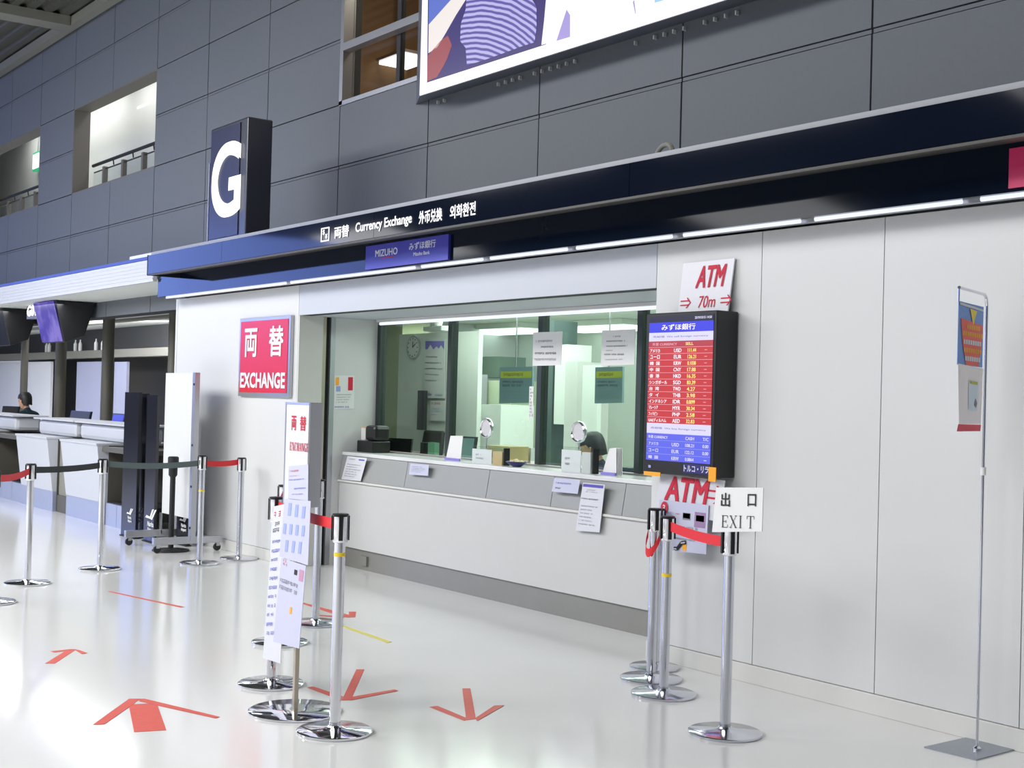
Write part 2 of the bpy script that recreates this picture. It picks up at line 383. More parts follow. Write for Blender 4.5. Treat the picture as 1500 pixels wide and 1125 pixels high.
# pictogram: rounded frame holding two exchanged notes
ax = P(471, 345, YC).x; bx = P(483, 343, YC).x; zc_ = 2.667; hh = .052; hw = (bx-ax)/2; cx = (ax+bx)/2
for (p, q) in (((cx-hw, zc_+hh-.009), (cx+hw, zc_+hh)), ((cx-hw, zc_-hh), (cx+hw, zc_-hh+.009)), ((cx-hw, zc_-hh), (cx-hw+.012, zc_+hh)), ((cx+hw-.012, zc_-hh), (cx+hw, zc_+hh))):
    lt.box((p[0], YC-.006, p[1]), (q[0], YC-.003, q[1]))
text(lt, '$', (cx-hw*.3, YC, zc_+.017), .042, .03, bold=.03, n=.005); text(lt, '¥', (cx+hw*.35, YC, zc_-.016), .04, .032, bold=.03, n=.005)
obj('pictogram', lt, 'letter', cn, smooth=False, label='white framed exchange pictogram')
mg = MB().box((P(1480, 250, YB).x, YB-.012, 2.43), (P(1480, 250, YB).x+.7, YB-.001, 2.60)); obj('magenta_panel', mg, 'magenta', cn, smooth=False)
# bank name panel on the lower fascia
bp = thing('bank_sign', 'violet blue bank name panel fixed to the lower canopy band', 'sign', (P(597, 370, YB-.02).x, YB-.02, 2.52))
YB0 = YB-.026; x0 = P(536, 372, YB-.02).x; x1 = P(657, 360, YB-.02).x
obj('panel', MB().box((x0, YB-.022, 2.425), (x1, YB-.002, 2.600)), mat('violet_blue', (66, 66, 176), .35), bp, smooth=False)
l2 = MB(); wdt = x1-x0; yb_ = YB-.022
ml = mat('pale_lilac_letter', (226, 228, 246), .5)
for s_, cx_, cz_, h_, w_ in (('MIZUHO', .27, 2.535, .052, .28), ('みずほ銀行', .705, 2.55, .055, .31), ('Mizuho Bank', .70, 2.492, .026, .19)):
    l2 = MB(); text(l2, s_, (x0+cx_*wdt, yb_, cz_), h_, w_*wdt, bold=.02); obj('lettering', l2, ml, bp, smooth=False)
sw = MB(); pts = [(x0+wdt*(.2+.17*k/8), 2.487+.008*math.sin(PI*k/8)) for k in range(9)]
for a, b in zip(pts[:-1], pts[1:]): sw.add([(a[0], yb_-.002, a[1]), (b[0], yb_-.002, b[1]), (b[0], yb_-.002, b[1]+.006), (a[0], yb_-.002, a[1]+.006)], [(0, 1, 2, 3)])
obj('red_underline', sw, 'inkr', bp, smooth=False)
# cable loop on top of the canopy
cb = MB(); cc = P(967, 232, 4.9)
pts = [cc+V((.09*math.cos(t), .05*math.sin(t*.5), max(-.0, .075*math.sin(t))-.0)) for t in [PI*k/10 for k in range(11)]]
pts = [V((p.x, p.y, p.z+2.812-cc.z)) for p in pts]
tag(rebase(obj('cable_loop', cb.tube(pts, .014, 10), 'beam'), (cc.x, cc.y, 2.80)), 'short grey cable arched on top of the navy canopy', 'cable')
# G sign box
gx0 = P(309, 200, 4.82).x; gx1 = P(364, 170, 4.82).x; gz0 = 2.806; gz1 = P(362, 171, 4.82).z
gs = thing('zone_sign', 'tall dark box sign with a lit white letter G above canopy', 'sign', ((gx0+gx1)/2, 4.93, gz0))
obj('casing', MB().box((gx0, 4.82, gz0), (gx1, 5.05, gz1)), mat('dark_casing', (36, 38, 50), .28, spec=.6), gs, bevel=.012, smooth=False)
obj('face_panel', MB().box((gx0+.03, 4.812, gz0+.02), (gx1-.14, 4.822, gz1-.03)), mat('sign_face', (34, 38, 66), .3, spec=.3), gs, smooth=False)
g = MB(); ga = P(311, 262, 4.81); gb = P(353.5, 262, 4.81); text(g, 'G', ((ga.x+gb.x)/2, 4.81, P(331, 264, 4.81).z), P(331, 210, 4.81).z-P(331, 319, 4.81).z, gb.x-ga.x, bold=.03, n=.004, res=12)
obj('letter', g, glow('g_letter', (252, 252, 255), 1.5), gs, smooth=False)
obj('edge_strip', MB().box((gx0-.012, 4.815, gz0), (gx0-.001, 4.84, gz1-.3)), 'alum', gs, smooth=False)

# ================================================================== BILLBOARD
bb = thing('billboard', 'large backlit advertisement with white border on the upper grey wall', 'billboard', (-7, 5.7, 3.95))
yf = 5.58
A = P(615, 141, yf); Bk = P(609, 153, YU-.01); bx1 = -3.2; bz1 = 6.0
obj('frame', MB().hexa([(Bk.x, YU-.008, Bk.z), (bx1+.1, YU-.008, Bk.z), (bx1+.1, YU-.008, bz1+.1), (Bk.x, YU-.008, bz1+.1)],
    [(A.x, yf, A.z), (bx1, yf, A.z), (bx1, yf, bz1), (A.x, yf, bz1)]), mat('billboard_frame', (92, 96, 108), .4), bb, smooth=False)
lp_ = obj('light_panel', MB().box((A.x+.004, yf-.006, A.z+.004), (bx1-.004, yf-.001, bz1-.004)), 'bill', bb, smooth=False)
# printed picture: knitted back, leather and cloth
def gpoly(pix, d): return [P(x, y, yf-.008-d) for x, y in pix]
def addp(name, pix, m, d=0.):
    q = gpoly(pix, d); mb = MB(); mb.add(q, [tuple(range(len(q)))]); return obj(name, mb, m, lp_, smooth=False)
addp('picture_base', [(625.5, 121), (800, 65), (803, -70), (627.5, -70)], glow('bb_navy', (62, 52, 122), .9), 0)
addp('picture_cloth', [(627.7, 37), (661, 0), (735, -60), (629, -60)], glow('bb_blue', (98, 118, 206), 1.), .001)
addp('picture_strap', [(627.4, 78), (628, 36), (662, -2), (700, -60), (760, -60), (682, 0), (668, 22), (652, 50), (640, 70)], glow('bb_cream', (244, 236, 232), 1.), .002)
addp('picture_leather', [(625.5, 119), (626.5, 82), (645, 60), (656, 52), (662, 66), (655, 86), (649, 98), (640, 113)], glow('bb_brown', (168, 84, 92), .9), .002)
km = bpy.data.materials.new('knit_print'); km.use_nodes = True; nt = km.node_tree; pb = nt.nodes['Principled BSDF']
tc = nt.nodes.new('ShaderNodeTexCoord'); wv = nt.nodes.new('ShaderNodeTexWave'); wv.wave_type = 'RINGS'; wv.rings_direction = 'Y'; wv.inputs['Scale'].default_value = 8.; wv.inputs['Distortion'].default_value = 1.6; wv.inputs['Detail Scale'].default_value = .8
rp = nt.nodes.new('ShaderNodeValToRGB'); rp.color_ramp.elements[0].color = rgb(84, 74, 160); rp.color_ramp.elements[1].color = rgb(186, 180, 232); rp.color_ramp.elements[0].position = .25; rp.color_ramp.elements[1].position = .7
mp = nt.nodes.new('ShaderNodeMapping'); kc = P(730, 30, yf); mp.inputs['Location'].default_value = (-(kc.x+7-.55), 0, -(kc.z-3.95-1.5))
nt.links.new(tc.outputs['Object'], mp.inputs[0]); nt.links.new(mp.outputs[0], wv.inputs[0]); nt.links.new(wv.outputs[0], rp.inputs[0])
nt.links.new(rp.outputs[0], pb.inputs['Emission Color']); pb.inputs['Emission Strength'].default_value = 1.; pb.inputs['Base Color'].default_value = (.01, .01, .01, 1)
addp('picture_knit', [(684, 96), (682, 70), (674, 60), (675, 35), (682, 14), (684, -10), (700, -50), (770, -50), (776, -6), (786, 10), (786, 40), (783, 62), (764, 68), (740, 77), (712, 87)], km, .003)
addp('picture_sheet', [(793, 66), (797, 30), (806, -70), (1040, -70), (1040, -2), (900, 36)], glow('bb_sheet', (250, 248, 255), 1.1), .002)
addp('picture_fold', [(815, 60), (830, 14), (835, 22), (835, 54)], glow('bb_fold', (170, 156, 222), 1.), .003)
addp('picture_seam', [(927, 3), (930.5, 20), (931.5, 20), (929, 0)], glow('bb_seam', (176, 160, 220), .9), .003)
addp('picture_sky', [(959, 4), (994, -6), (994, -20), (959, -20)], glow('bb_sky', (160, 206, 240), 1.), .003)
# small fixings under the billboard, white colour standing in for their glints
xs_ = [641, 650] + [729, 739.5, 750, 761] + [782, 793, 805, 817, 829, 841] + [930, 958, 972, 986, 1001] + [1031, 1046, 1062, 1078]
for x in xs_:
    yy = 152-(x-612)*.274+(-.0)
    q = P(x, yy-0.0, YU-.03)
    q.z = Bk.z-.045
    obj('fixing_clip', MB().box((q.x-.005, YU-.035, q.z-.013), (q.x+.005, YU-.008, q.z+.013)), 'paperw', bb, smooth=False)

# glazed bay left of the billboard (window_1)
W3 = struct(obj('window_1', MB().box((-10.79, YU-.02, 4.13), (-10.73, YU+.1, 5.9)).box((-10.79, YU-.02, 4.125), (-7.8, YU+.1, 4.165)), 'alum', smooth=False))
for z in (4.62, 5.21):
    obj('transom', MB().box((-10.73, YU-.03, z), (-7.8, YU+.06, z+.07)), 'alum', W3, smooth=False)
obj('mullion', MB().box((-9.94, YU+.07, 4.16), (-9.88, YU+.12, 5.9)), 'joint', W3, smooth=False)
for a, b in ((-10.73, -9.94), (-9.88, -7.8)):
    obj('glass_pane', MB().box((a, YU+.08, 4.17), (b, YU+.09, 5.9)), 'clear', W3, smooth=False)
rm = MB().box((-12.1, 7.9, 3.9), (-6.5, 8.0, 6.3)).box((-12.1, YU+.24, 3.9), (-12.05, 8, 6.3)).box((-12.1, YU+.24, 3.85), (-6.5, 8, 3.9)).box((-12.1, YU+.24, 6.3), (-6.5, 8, 6.35)).box((-6.55, YU+.24, 3.9), (-6.5, 8, 6.3))
R3 = struct(obj('wall_lounge', rm, 'brown', smooth=False))
for px in (508, 536): 
    q = P(px, 120, 7.8); obj('dark_frame', MB().box((q.x-.05, 7.8, 3.9), (q.x+.06, 7.89, 6.3)), 'dark', R3, smooth=False)
q = P(602, 120, 7.6); obj('dark_pier', MB().box((q.x-.35, 7.5, 3.9), (q.x+.9, 7.88, 6.3)), 'joint', R3, smooth=False)
area('lounge_light', (-9.6, 7.0, 6.2), (-9.6, 7.05, 4), 2, .6, 45, (1, .86, .66))
q = P(590, 92, 7.2)
t = thing('ceiling_lamp', 'bright square lamp seen through the glass bay beside the billboard', 'lamp', q)
obj('lamp_frame', MB().box(q+V((-.34, -.2, .02)), q+V((.34, .2, .05))), 'alum', t, smooth=False)
obj('diffuser', MB().box(q+V((-.31, -.17, -.01)), q+V((.31, .17, .019))), glow('lamp_diffuser', (255, 246, 240), 2.), t, smooth=False)
obj('stem', MB().cyl(q+V((0, 0, .05)), (q.x, q.y, 6.3), .015, seg=8), 'alum', t)
q = P(511, 8, 7.5)
t = thing('lattice_lamp', 'small amber lattice lamp at top of glass bay', 'lamp', q+V((0, 0, -.2)))
for i in range(2):
    for j in range(2):
        c = q+V((-.12+.2*i, 0, -.12+.22*j)); obj('amber_pane', MB().box(c-V((.07, .01, .08)), c+V((.07, .01, .08))), glow('amber', (255, 180, 80), 1.1), t, smooth=False)
obj('lamp_back', MB().box(q+V((-.25, .011, -.25)), q+V((.22, .06, .25))), 'dark', t, smooth=False)

# railings in the two left openings
for n, (a, b, la) in enumerate([(-18.33, -15.33, 'dark handrail with glass panels in the upper opening nearer the G sign'), (-22.86, -19.86, 'dark handrail with glass panels in the far left upper opening')]):
    t = thing('railing', la, 'railing', ((a+b)/2, YU+.27, 4.15), 'upper corridor railings')
    obj('handrail', MB().cyl((a+.02, YU+.27, 4.56), (b-.02, YU+.27, 4.56), .022, seg=10), 'blackm', t)
    obj('lower_rail', MB().cyl((a+.02, YU+.29, 4.47), (b-.02, YU+.29, 4.47), .01, seg=8), 'blackm', t)
    k = 0
    for x in [a+.45+.72*i for i in range(4)]:
        obj('baluster', MB().box((x-.03, YU+.26, 4.15), (x+.03, YU+.32, 4.50)), 'reveal', t, smooth=False)
        obj('bracket', MB().cyl((x+.36, YU+.28, 4.48), (x+.36, YU+.27, 4.56), .01, seg=6), 'blackm', t)
    obj('glass_panel', MB().box((a+.02, YU+.275, 4.17), (b-.02, YU+.285, 4.46)), 'clear', t, smooth=False)
# exit light in the far left opening
q = P(53, 236, 7.2)
t = thing('exit_light', 'green and white lit exit light in far left upper opening', 'sign', q)
obj('casing', MB().box(q+V((-.2, .0, -.17)), q+V((.2, .07, .17))), mat('green_casing', (60, 170, 120), .4, emit=(60, 190, 130), es=.5), t, smooth=False)
obj('lit_face', MB().box(q+V((-.17, -.012, -.13)), q+V((.17, -.001, .13))), glow('exit_face', (220, 250, 255), 1.8), t, smooth=False)
obj('hanger', MB().cyl(q+V((0, .03, .17)), (q.x, q.y+.03, 6.2), .012, seg=6), 'alum', t)
# lit shop windows seen low through the far left railing
for a, b in ((2, 12), (24, 29), (32, 47), (52, 64)):
    pa = P(a, 302, 7.0); pb_ = P(b, 302, 7.0)
    o = MB().box((pa.x, 7.0, 3.9), (pb_.x, 7.03, 4.42)); tag(rebase(obj('light_box', o, glow('lit_window', (225, 225, 255), 1.5), smooth=False), ((pa.x+pb_.x)/2, 7.01, 3.9)), 'low bluish white light box behind the far left railing', 'light', 'light boxes behind far railing')
q = P(219, 158, 7.4)
tag(rebase(obj('ceiling_lamp', MB().box(q+V((-.25, -.1, 0)), q+V((.25, .1, .04))), glow('corr_lamp', (255, 250, 250), 1.6), smooth=False), q), 'small ceiling lamp in upper opening nearer the G sign', 'lamp')

# ================================================================== SERVICE COUNTER AND WINDOW
sc_ = thing('service_counter', 'long white service counter with grey apron and steel plinth below the windows', 'counter', (-8, 5.75, 0))
CX0, CX1 = XA+.006, -5.765
obj('countertop', MB().box((CX0, 5.715, .955), (CX1, YG-.02, .985)), 'ctop', sc_, bevel=.004, smooth=False)
cs = [CX0, P(597, 690, 5.72).x, P(717, 700, 5.72).x, -7.25, -6.5, CX1]
for a, b in zip(cs[:-1], cs[1:]):
    obj('apron_panel', MB().hexa([(a+.003, 5.69, .745), (b-.003, 5.69, .745), (b-.003, 5.78, .745), (a+.003, 5.78, .745)], [(a+.003, 5.725, .952), (b-.003, 5.725, .952), (b-.003, 5.78, .952), (a+.003, 5.78, .952)]), 'grey', sc_, smooth=False)
obj('ledge', MB().box((CX0, 5.675, .728), (CX1, 5.78, .744)), 'cream', sc_, smooth=False)
obj('front_panel', MB().box((CX0, 5.695, .172), (CX1, 5.78, .727)), 'cwhite', sc_, smooth=False)
obj('plinth', MB().box((CX0, 5.72, .0), (CX1, 5.78, .170)), 'steel', sc_, smooth=False)
q = P(535, 822, 5.72); obj('floor_outlet', MB().box((q.x-.05, 5.70, .04), (q.x+.05, 5.719, .12)), 'steel', sc_, smooth=False)
obj('inner_worktop', MB().box((CX0, YG+.07, .70), (CX1, 6.5, .73)), 'cream', sc_, smooth=False)
obj('carcass', MB().box((CX0, 5.79, 0), (CX1, YG-.02, .95)).box((CX0, YG+.07, 0), (CX1, 6.4, .699)), 'cream', sc_, smooth=False)
# leaflets hanging on the counter front
def sheet(name, label, pix, Y0, th, mats, cat='leaflet', draws=(), parent=None):
    pts = [P(x, y, Y0) for x, y in pix]; t = thing(name, label, cat, (sum((p for p in pts), V())/len(pts)))
    obj('sheet', MB().slab(pts, (0, th, 0)), mats, t, smooth=False)
    return t, pts
def prints(t, o, u, v, items):
    for i, it in enumerate(items):
        m_, kind, args = it; mb = MB()
        if kind == 'patch': patch(mb, o, u, v, *args, n=.0012)
        elif kind == 'scrib': scribble(mb, o, u, v, *args, seed=i+3, n=.0013+.0002*i)
        elif kind == 'text':
            s, a, b, h, w_ = args[:5]; bo = args[5] if len(args) > 5 else .01
            uu = V(u); vv = V(v); text(mb, s, V(o)+uu*a+vv*b, h, w_, uu.normalized(), -vv.normalized(), bold=bo, n=.0018)
        ob = obj('print' if kind != 'text' else 'lettering', mb, m_, t, smooth=False)
        if kind == 'scrib': ob['kind'] = 'stuff'
def uv(pts): return pts[0], pts[1]-pts[0], pts[3]-pts[0]
t, p_ = sheet('leaflet', 'white leaflet hanging at the left end of the counter front', [(509, 668), (537.5, 671), (528, 705), (500, 702)], 5.672, .002, 'paper')
prints(t, *uv(p_), [('ink', 'scrib', (.1, .08, .6, .14, 1, .8)), ('inkb', 'patch', (.62, .08, .92, .13)), ('inkg', 'scrib', (.1, .3, .9, .9, 6, .5))])
t, p_ = sheet('leaflet', 'small lavender notice fixed low on the counter apron left of centre', [(601, 679), (628, 681), (627, 697), (599, 695)], 5.672, .002, 'lav')
prints(t, *uv(p_), [('inkg', 'scrib', (.1, .2, .9, .8, 4, .5))])
t, p_ = sheet('leaflet', 'lavender notice on the grey apron under the right hand mirror', [(812, 700), (850, 703), (846, 723.5), (808, 720)], 5.662, .002, 'lav')
prints(t, *uv(p_), [('inkb', 'scrib', (.1, .25, .95, .45, 1, .7)), ('ink', 'scrib', (.08, .62, .42, .8, 1, .8))])
t, p_ = sheet('leaflet', 'long white sheet with violet heading hanging over the counter ledge', [(854, 707), (886, 710), (878, 780), (843, 777)], 5.662, .002, 'paper')
prints(t, *uv(p_), [(mat('violet_bar', (88, 78, 168), .6), 'patch', (.03, .02, .95, .08)), ('inkg', 'scrib', (.2, .12, .8, .2, 2, .6)), ('ink', 'scrib', (.04, .3, .95, .35, 1, .7)), ('inkg', 'scrib', (.08, .45, .9, .9, 6, .4))])
# glazed service window (window_2)
W = struct(obj('window_2', MB().box((XA+.002, YG-.018, 2.115), (-5.68, YG+.04, 2.149)).box((XA+.002, YG-.018, .986), (-5.68, YG+.04, .998)), 'steel', smooth=False))
px = [XA+.028, P(658.5, 600, YG).x, P(791, 600, YG).x, P(937, 600, YG).x, -5.9]
for k, x in enumerate(px):
    obj('mullion', MB().box((x-.026, YG-.018, 1.0), (x+.026, YG+.05, 2.113)), mat('dark_green_frame', (58, 66, 66), .35, metal=.5), W, smooth=False)
for a, b in zip(px[:-1], px[1:]):
    obj('glass_pane', MB().box((a+.028, YG+.004, 1.02), (b-.028, YG+.012, 2.11)), 'glass', W, smooth=False)
# room behind the glass
rm = MB().box((-12.93, 9.6, 0), (-4.6, 9.7, 2.40)).box((-4.7, YG+.1, 0), (-4.6, 9.6, 2.40))
struct(obj('wall_office', rm, 'sage', smooth=False))
struct(obj('ceiling_office', MB().box((-12.93, YW+.115, 2.36), (-4.6, 9.6, 2.405)).box((-12.93, YG+.055, 2.15), (-4.7, YG+.09, 2.36)), 'sagel', smooth=False))
area('office_light', (-9, 7.9, 2.3), (-9, 8.1, 0), 6.5, 1.0, 95, (.98, 1, .97))
area('office_light', (-8.5, 6.9, 2.3), (-8.5, 7.0, 0), 5, .4, 60, (.98, 1, .97))
for k, (x0_, x1_, yy, lb) in enumerate([(672, 782, 488, 'long ceiling light inside the office behind second pane'), (838, 932, 483, 'long ceiling light inside the office behind third pane')]):
    a = G(x0_, yy, 2.27); b = G(x1_, yy-2, 2.27); yy_ = min(9.35, (a.y+b.y)/2)
    a = P(x0_, yy, yy_); b = P(x1_, yy, yy_)
    t = thing('office_ceiling_light', lb, 'light', ((a.x+b.x)/2, yy_, 2.3), 'office ceiling lights')
    obj('housing', MB().box((a.x, yy_-.2, 2.30), (b.x, yy_+.2, 2.358)), 'sagel', t, smooth=False)
    obj('diffuser', MB().box((a.x+.04, yy_-.14, 2.245), (b.x-.04, yy_+.14, 2.299)), 'glowi', t, smooth=False)
def wbox(name, label, cat, x0, y0, x1, y1, Y0, dep, m, group=None, parts=()):
    a = P(x0, y0, Y0); b = P(x1, y1, Y0); xm = (a.x+b.x)/2
    o = tag(rebase(obj(name, MB().box((a.x, Y0, b.z), (b.x, Y0+dep, a.z)), m, smooth=False), (xm, Y0, b.z)), label, cat, group)
    return o
# partition with clock, calendar and poster behind the first pane
pa = P(600-15, 490, 7.4); pb_ = P(668, 490, 7.4)
pt = thing('partition', 'pale partition board with rail behind the first window pane', 'partition', ((pa.x+pb_.x)/2, 7.4, 0))
obj('board', MB().box((pa.x, 7.4, .02), (pb_.x+.4, 7.45, pa.z)), 'sagel', pt, smooth=False); obj('foot', MB().box((pa.x, 7.3, 0), (pa.x+.06, 7.6, .019)).box((pb_.x, 7.3, 0), (pb_.x+.06, 7.6, .019)), 'alum', pt, smooth=False)
oc = P(563, 470, 8.0); oc2 = P(590, 470, 8.0)
tag(rebase(obj('cabinet', MB().box((-12.85, 7.6, 0), (P(590, 470, 7.6).x, 7.95, 2.35)), 'olive', smooth=False), (oc.x, 8, 0)), 'tall olive cupboard inside office beside the first window post', 'cabinet')
q = P(605, 509, 7.38)
t = thing('wall_clock', 'round pale wall clock on partition behind first pane', 'clock', q)
obj('case', MB().cyl(q, q+V((0, .019, 0)), .125, seg=32), 'alum', t); obj('dial', MB().cyl(q+V((0, -.004, 0)), q, .108, seg=32), 'paperw', t)
obj('hand', MB().box(q+V((-.004, -.007, 0)), q+V((.004, -.0045, .06))), 'ink', t, smooth=False); obj('hand', MB().slab([q+V((0, -.008, -.004)), q+V((.06, -.008, .035)), q+V((.057, -.008, .042)), q+V((-.004, -.008, .004))], (0, .002, 0)), 'ink', t, smooth=False)
hm = MB()
for k in range(12):
    a = PI*k/6; c = q+V((.092*math.sin(a), -.005, .092*math.cos(a))); hm.box(c-V((.006, .001, .006)), c+V((.006, .001, .006)))
o = obj('hour_marks', hm, 'ink', t, smooth=False); o['kind'] = 'stuff'
pts = [P(622, 497, 7.37), P(652, 497, 7.37), P(651, 583, 7.37), P(621, 583, 7.37)]
t = thing('calendar', 'large wall calendar with violet mountain picture behind first pane', 'calendar', pts[0])
obj('sheet', MB().slab(pts, (0, .004, 0)), 'paperw', t, smooth=False)
dots = [('ink', 'scrib', (.05, .28+.1*k, .95, .33+.1*k, 1, .5)) for k in range(5)]
prints(t, *uv(pts), [(mat('calendar_sky', (128, 118, 196), .6), 'patch', (.04, .03, .96, .17)), ('inkb', 'text', ('VISA', .25, .93, .03, .1, .01))][:1]+dots+[('inkb', 'scrib', (.05, .91, .5, .96, 1, .9)), ('inklb', 'scrib', (.55, .91, .95, .96, 1, .9))])
mo = MB(); o_, u_, v_ = uv(pts)
for a, b_, h_ in ((.3, .17, .08), (.6, .17, .05), (.82, .17, .07)):
    mo.add([o_+u_*(a-.14)+v_*b_+V((0, -.002, 0)), o_+u_*(a+.14)+v_*b_+V((0, -.002, 0)), o_+u_*a+v_*(b_-h_)+V((0, -.002, 0))], [(0, 1, 2)])
obj('mountains', mo, 'paperw', t, smooth=False)['kind'] = 'stuff'
t, p_ = sheet('poster', 'small pictured flyer below the calendar behind first pane', [(631, 587), (651, 587), (651, 617), (630, 616)], 7.38, .003, 'paperw')
prints(t, *uv(p_), [('inkr', 'scrib', (.1, .05, .95, .22, 1, .9)), ('inklb', 'scrib', (.05, .35, .9, .6, 2, .8)), ('inkb', 'scrib', (.05, .66, .5, .74, 1, .8))])
t = thing('camera_housing', 'white bracketed camera housing above the partition', 'camera', P(640, 470, 7.42)); q = P(640, 478, 7.42)
obj('mount', MB().cyl(q, (q.x, q.y, 2.36), .05, .09, 16), 'paperw', t); obj('plate', MB().box(q+V((-.17, -.06, -.05)), q+V((.17, .06, 0))), 'paperw', t, bevel=.01, smooth=False)
# dark rack unit, tall column, chair, monitors
wbox('equipment_rack', 'dark tall equipment rack beside the calendar partition', 'rack', 612, 572, 620, 630, 7.3, .04, 'charcoal' if 'charcoal' in M else 'beltw')
def office_chair(q, label):
    t = thing('office_chair', label, 'chair', (q.x, q.y, 0))
    x, y = q.x, q.y
    obj('backrest', MB().hexa([(x-.2, y+.16, .62), (x+.2, y+.16, .62), (x+.2, y+.22, .62), (x-.2, y+.22, .62)], [(x-.17, y+.24, 1.15), (x+.17, y+.24, 1.15), (x+.17, y+.29, 1.15), (x-.17, y+.29, 1.15)]), 'blackm', t, bevel=.02, smooth=False)
    obj('seat', MB().box((x-.24, y-.22, .44), (x+.24, y+.2, .5)), 'blackm', t, bevel=.02, smooth=False)
    obj('column', MB().cyl((x, y, .09), (x, y, .44), .03), 'black', t)
    for k in range(5):
        a = 2*PI*k/5; obj('leg', MB().cyl((x, y, .09), (x+.28*math.cos(a), y+.28*math.sin(a), .06), .02), 'black', t)
        obj('caster', MB().cyl((x+.28*math.cos(a)-.012, y+.28*math.sin(a), .03), (x+.28*math.cos(a)+.012, y+.28*math.sin(a), .03), .029), 'black', t)
    return t
q = P(597, 640, 6.95); office_chair(V((q.x, 7.0, 0)), 'black office chair behind the first window pane')
def monitor(q, label, wd=.4, hg=.28, yaw=0., m2='teald', zt=None):
    t = thing('monitor', label, 'monitor', q); c, s_ = math.cos(yaw), math.sin(yaw)
    u = V((c, s_, 0)); n = V((-s_, c, 0)); up = (V((0, 0, 1))+n*.18).normalized()
    b0 = q-u*wd/2+V((0, 0, .1)); 
    cs_ = obj('casing', MB().slab([b0, b0+u*wd, b0+u*wd+up*hg, b0+up*hg], n*.03), 'black', t, smooth=False)
    e = .015; b1 = b0-n*.002; obj('screen', MB().slab([b1+u*e+up*e, b1+u*(wd-e)+up*e, b1+u*(wd-e)+up*(hg-e), b1+u*e+up*(hg-e)], n*.0018), m2, cs_, smooth=False)
    obj('stand', MB().box(q+n*.035-V((.03, 0, 0)), q+n*.035+V((.03, .03, .12))).box(q-V((.09, .06, 0)), q+V((.09, .1, .012))), 'black', t, smooth=False)
    return t
ZW = .731
q = P(575, 655, 6.5); q.z = ZW; monitor(q, 'black monitor on the inner desk behind first pane', .36, .26, .5, 'black')
q = P(628, 665, 6.45); q.z = ZW
wbox('desk_clock', 'small green faced desk clock on worktop behind first pane', 'clock', 627, 648, 636, 672, 6.35, .05, mat('green_face', (100, 150, 120), .4))
wbox('calculator', 'small dark calculator upright behind first pane', 'calculator', 616, 648, 626, 670, 6.37, .05, 'blackm')
q = P(670, 655, 6.5); q.z = ZW; monitor(q, 'grey green monitor beside the second window post', .32, .32, .3)
q = P(706, 640, 6.9); 
wbox('filing_cabinet', 'pale filing cabinet far inside behind left mirror', 'cabinet', 703, 592, 732, 665, 7.5, .4, 'sagel')
wbox('cabinet', 'pale green steel locker behind the second pane', 'cabinet', 684, 557, 745, 690, 8.2, .5, mat('pale_green_locker', (190, 200, 172), .5))
wbox('cabinet', 'grey lavender door post panel left in second pane', 'cabinet', 675, 548, 690, 690, 8.0, .18, mat('grey_lavender', (168, 166, 174), .5))
wbox('air_duct', 'green grey boxed duct high on far office wall', 'duct', 682, 523, 730, 553, 8.75, .38, mat('duct_green', (122, 142, 128), .5))
wbox('cabinet', 'cream wall cabinet high behind the third pane', 'cabinet', 814, 505, 829, 622, 8.1, .3, 'sagel')
wbox('locker', 'grey cream narrow locker right of cream wall cabinet', 'cabinet', 828.5, 530, 842, 690, 8.05, .4, 'cream')
wbox('door_panel', 'dark blue grey pillar just right of third window post', 'pillar', 796, 470, 806, 690, 8.15, .3, mat('dark_blue_grey', (88, 104, 104), .5))
wbox('partition_screen', 'pale glassy screen panel behind the fourth pane', 'partition', 854, 535, 872, 690, 7.9, .05, 'sagel')
wbox('paper_box', 'yellowish cardboard box on the worktop behind left mirror', 'box', 712, 652, 744, 690, 6.2, .2, 'wood')
wbox('note_holder', 'white note holder on worktop right of third pane', 'holder', 760, 655, 777, 690, 6.42, .04, 'paperw')
wbox('waste_bin', 'dark blue tray on worktop near fourth window post', 'tray', 903, 684, 924, 702, 6.3, .15, mat('dark_blue_tray', (20, 44, 62), .5))
for (x0_, x1_, y0_, lb) in ((732, 780, 538, 'teal notice board with yellow heading behind second pane'), (872, 912, 538, 'teal notice board with yellow heading behind third pane')):
    t, p_ = sheet('notice_board', lb, [(x0_, y0_), (x1_, y0_-1), (x1_-1, y0_+52), (x0_-1, y0_+53)], 6.9, .02, 'teald', 'notice')
    t['group'] = 'hanging office notices'
    prints(t, *uv(p_), [('yel', 'patch', (.04, .12, .98, .3)), ('ink', 'scrib', (.08, .15, .95, .27, 1, .8)), ('beltw', 'scrib', (.1, .36, .85, .56, 2, .7)), ('inkg', 'scrib', (.1, .65, .9, .9, 3, .5))])
    pr = MB(); a = (p_[0]+p_[1])/2; pr.cyl(a, (a.x, a.y, 2.36), .006, seg=6); obj('hanger', pr, 'alum', t)
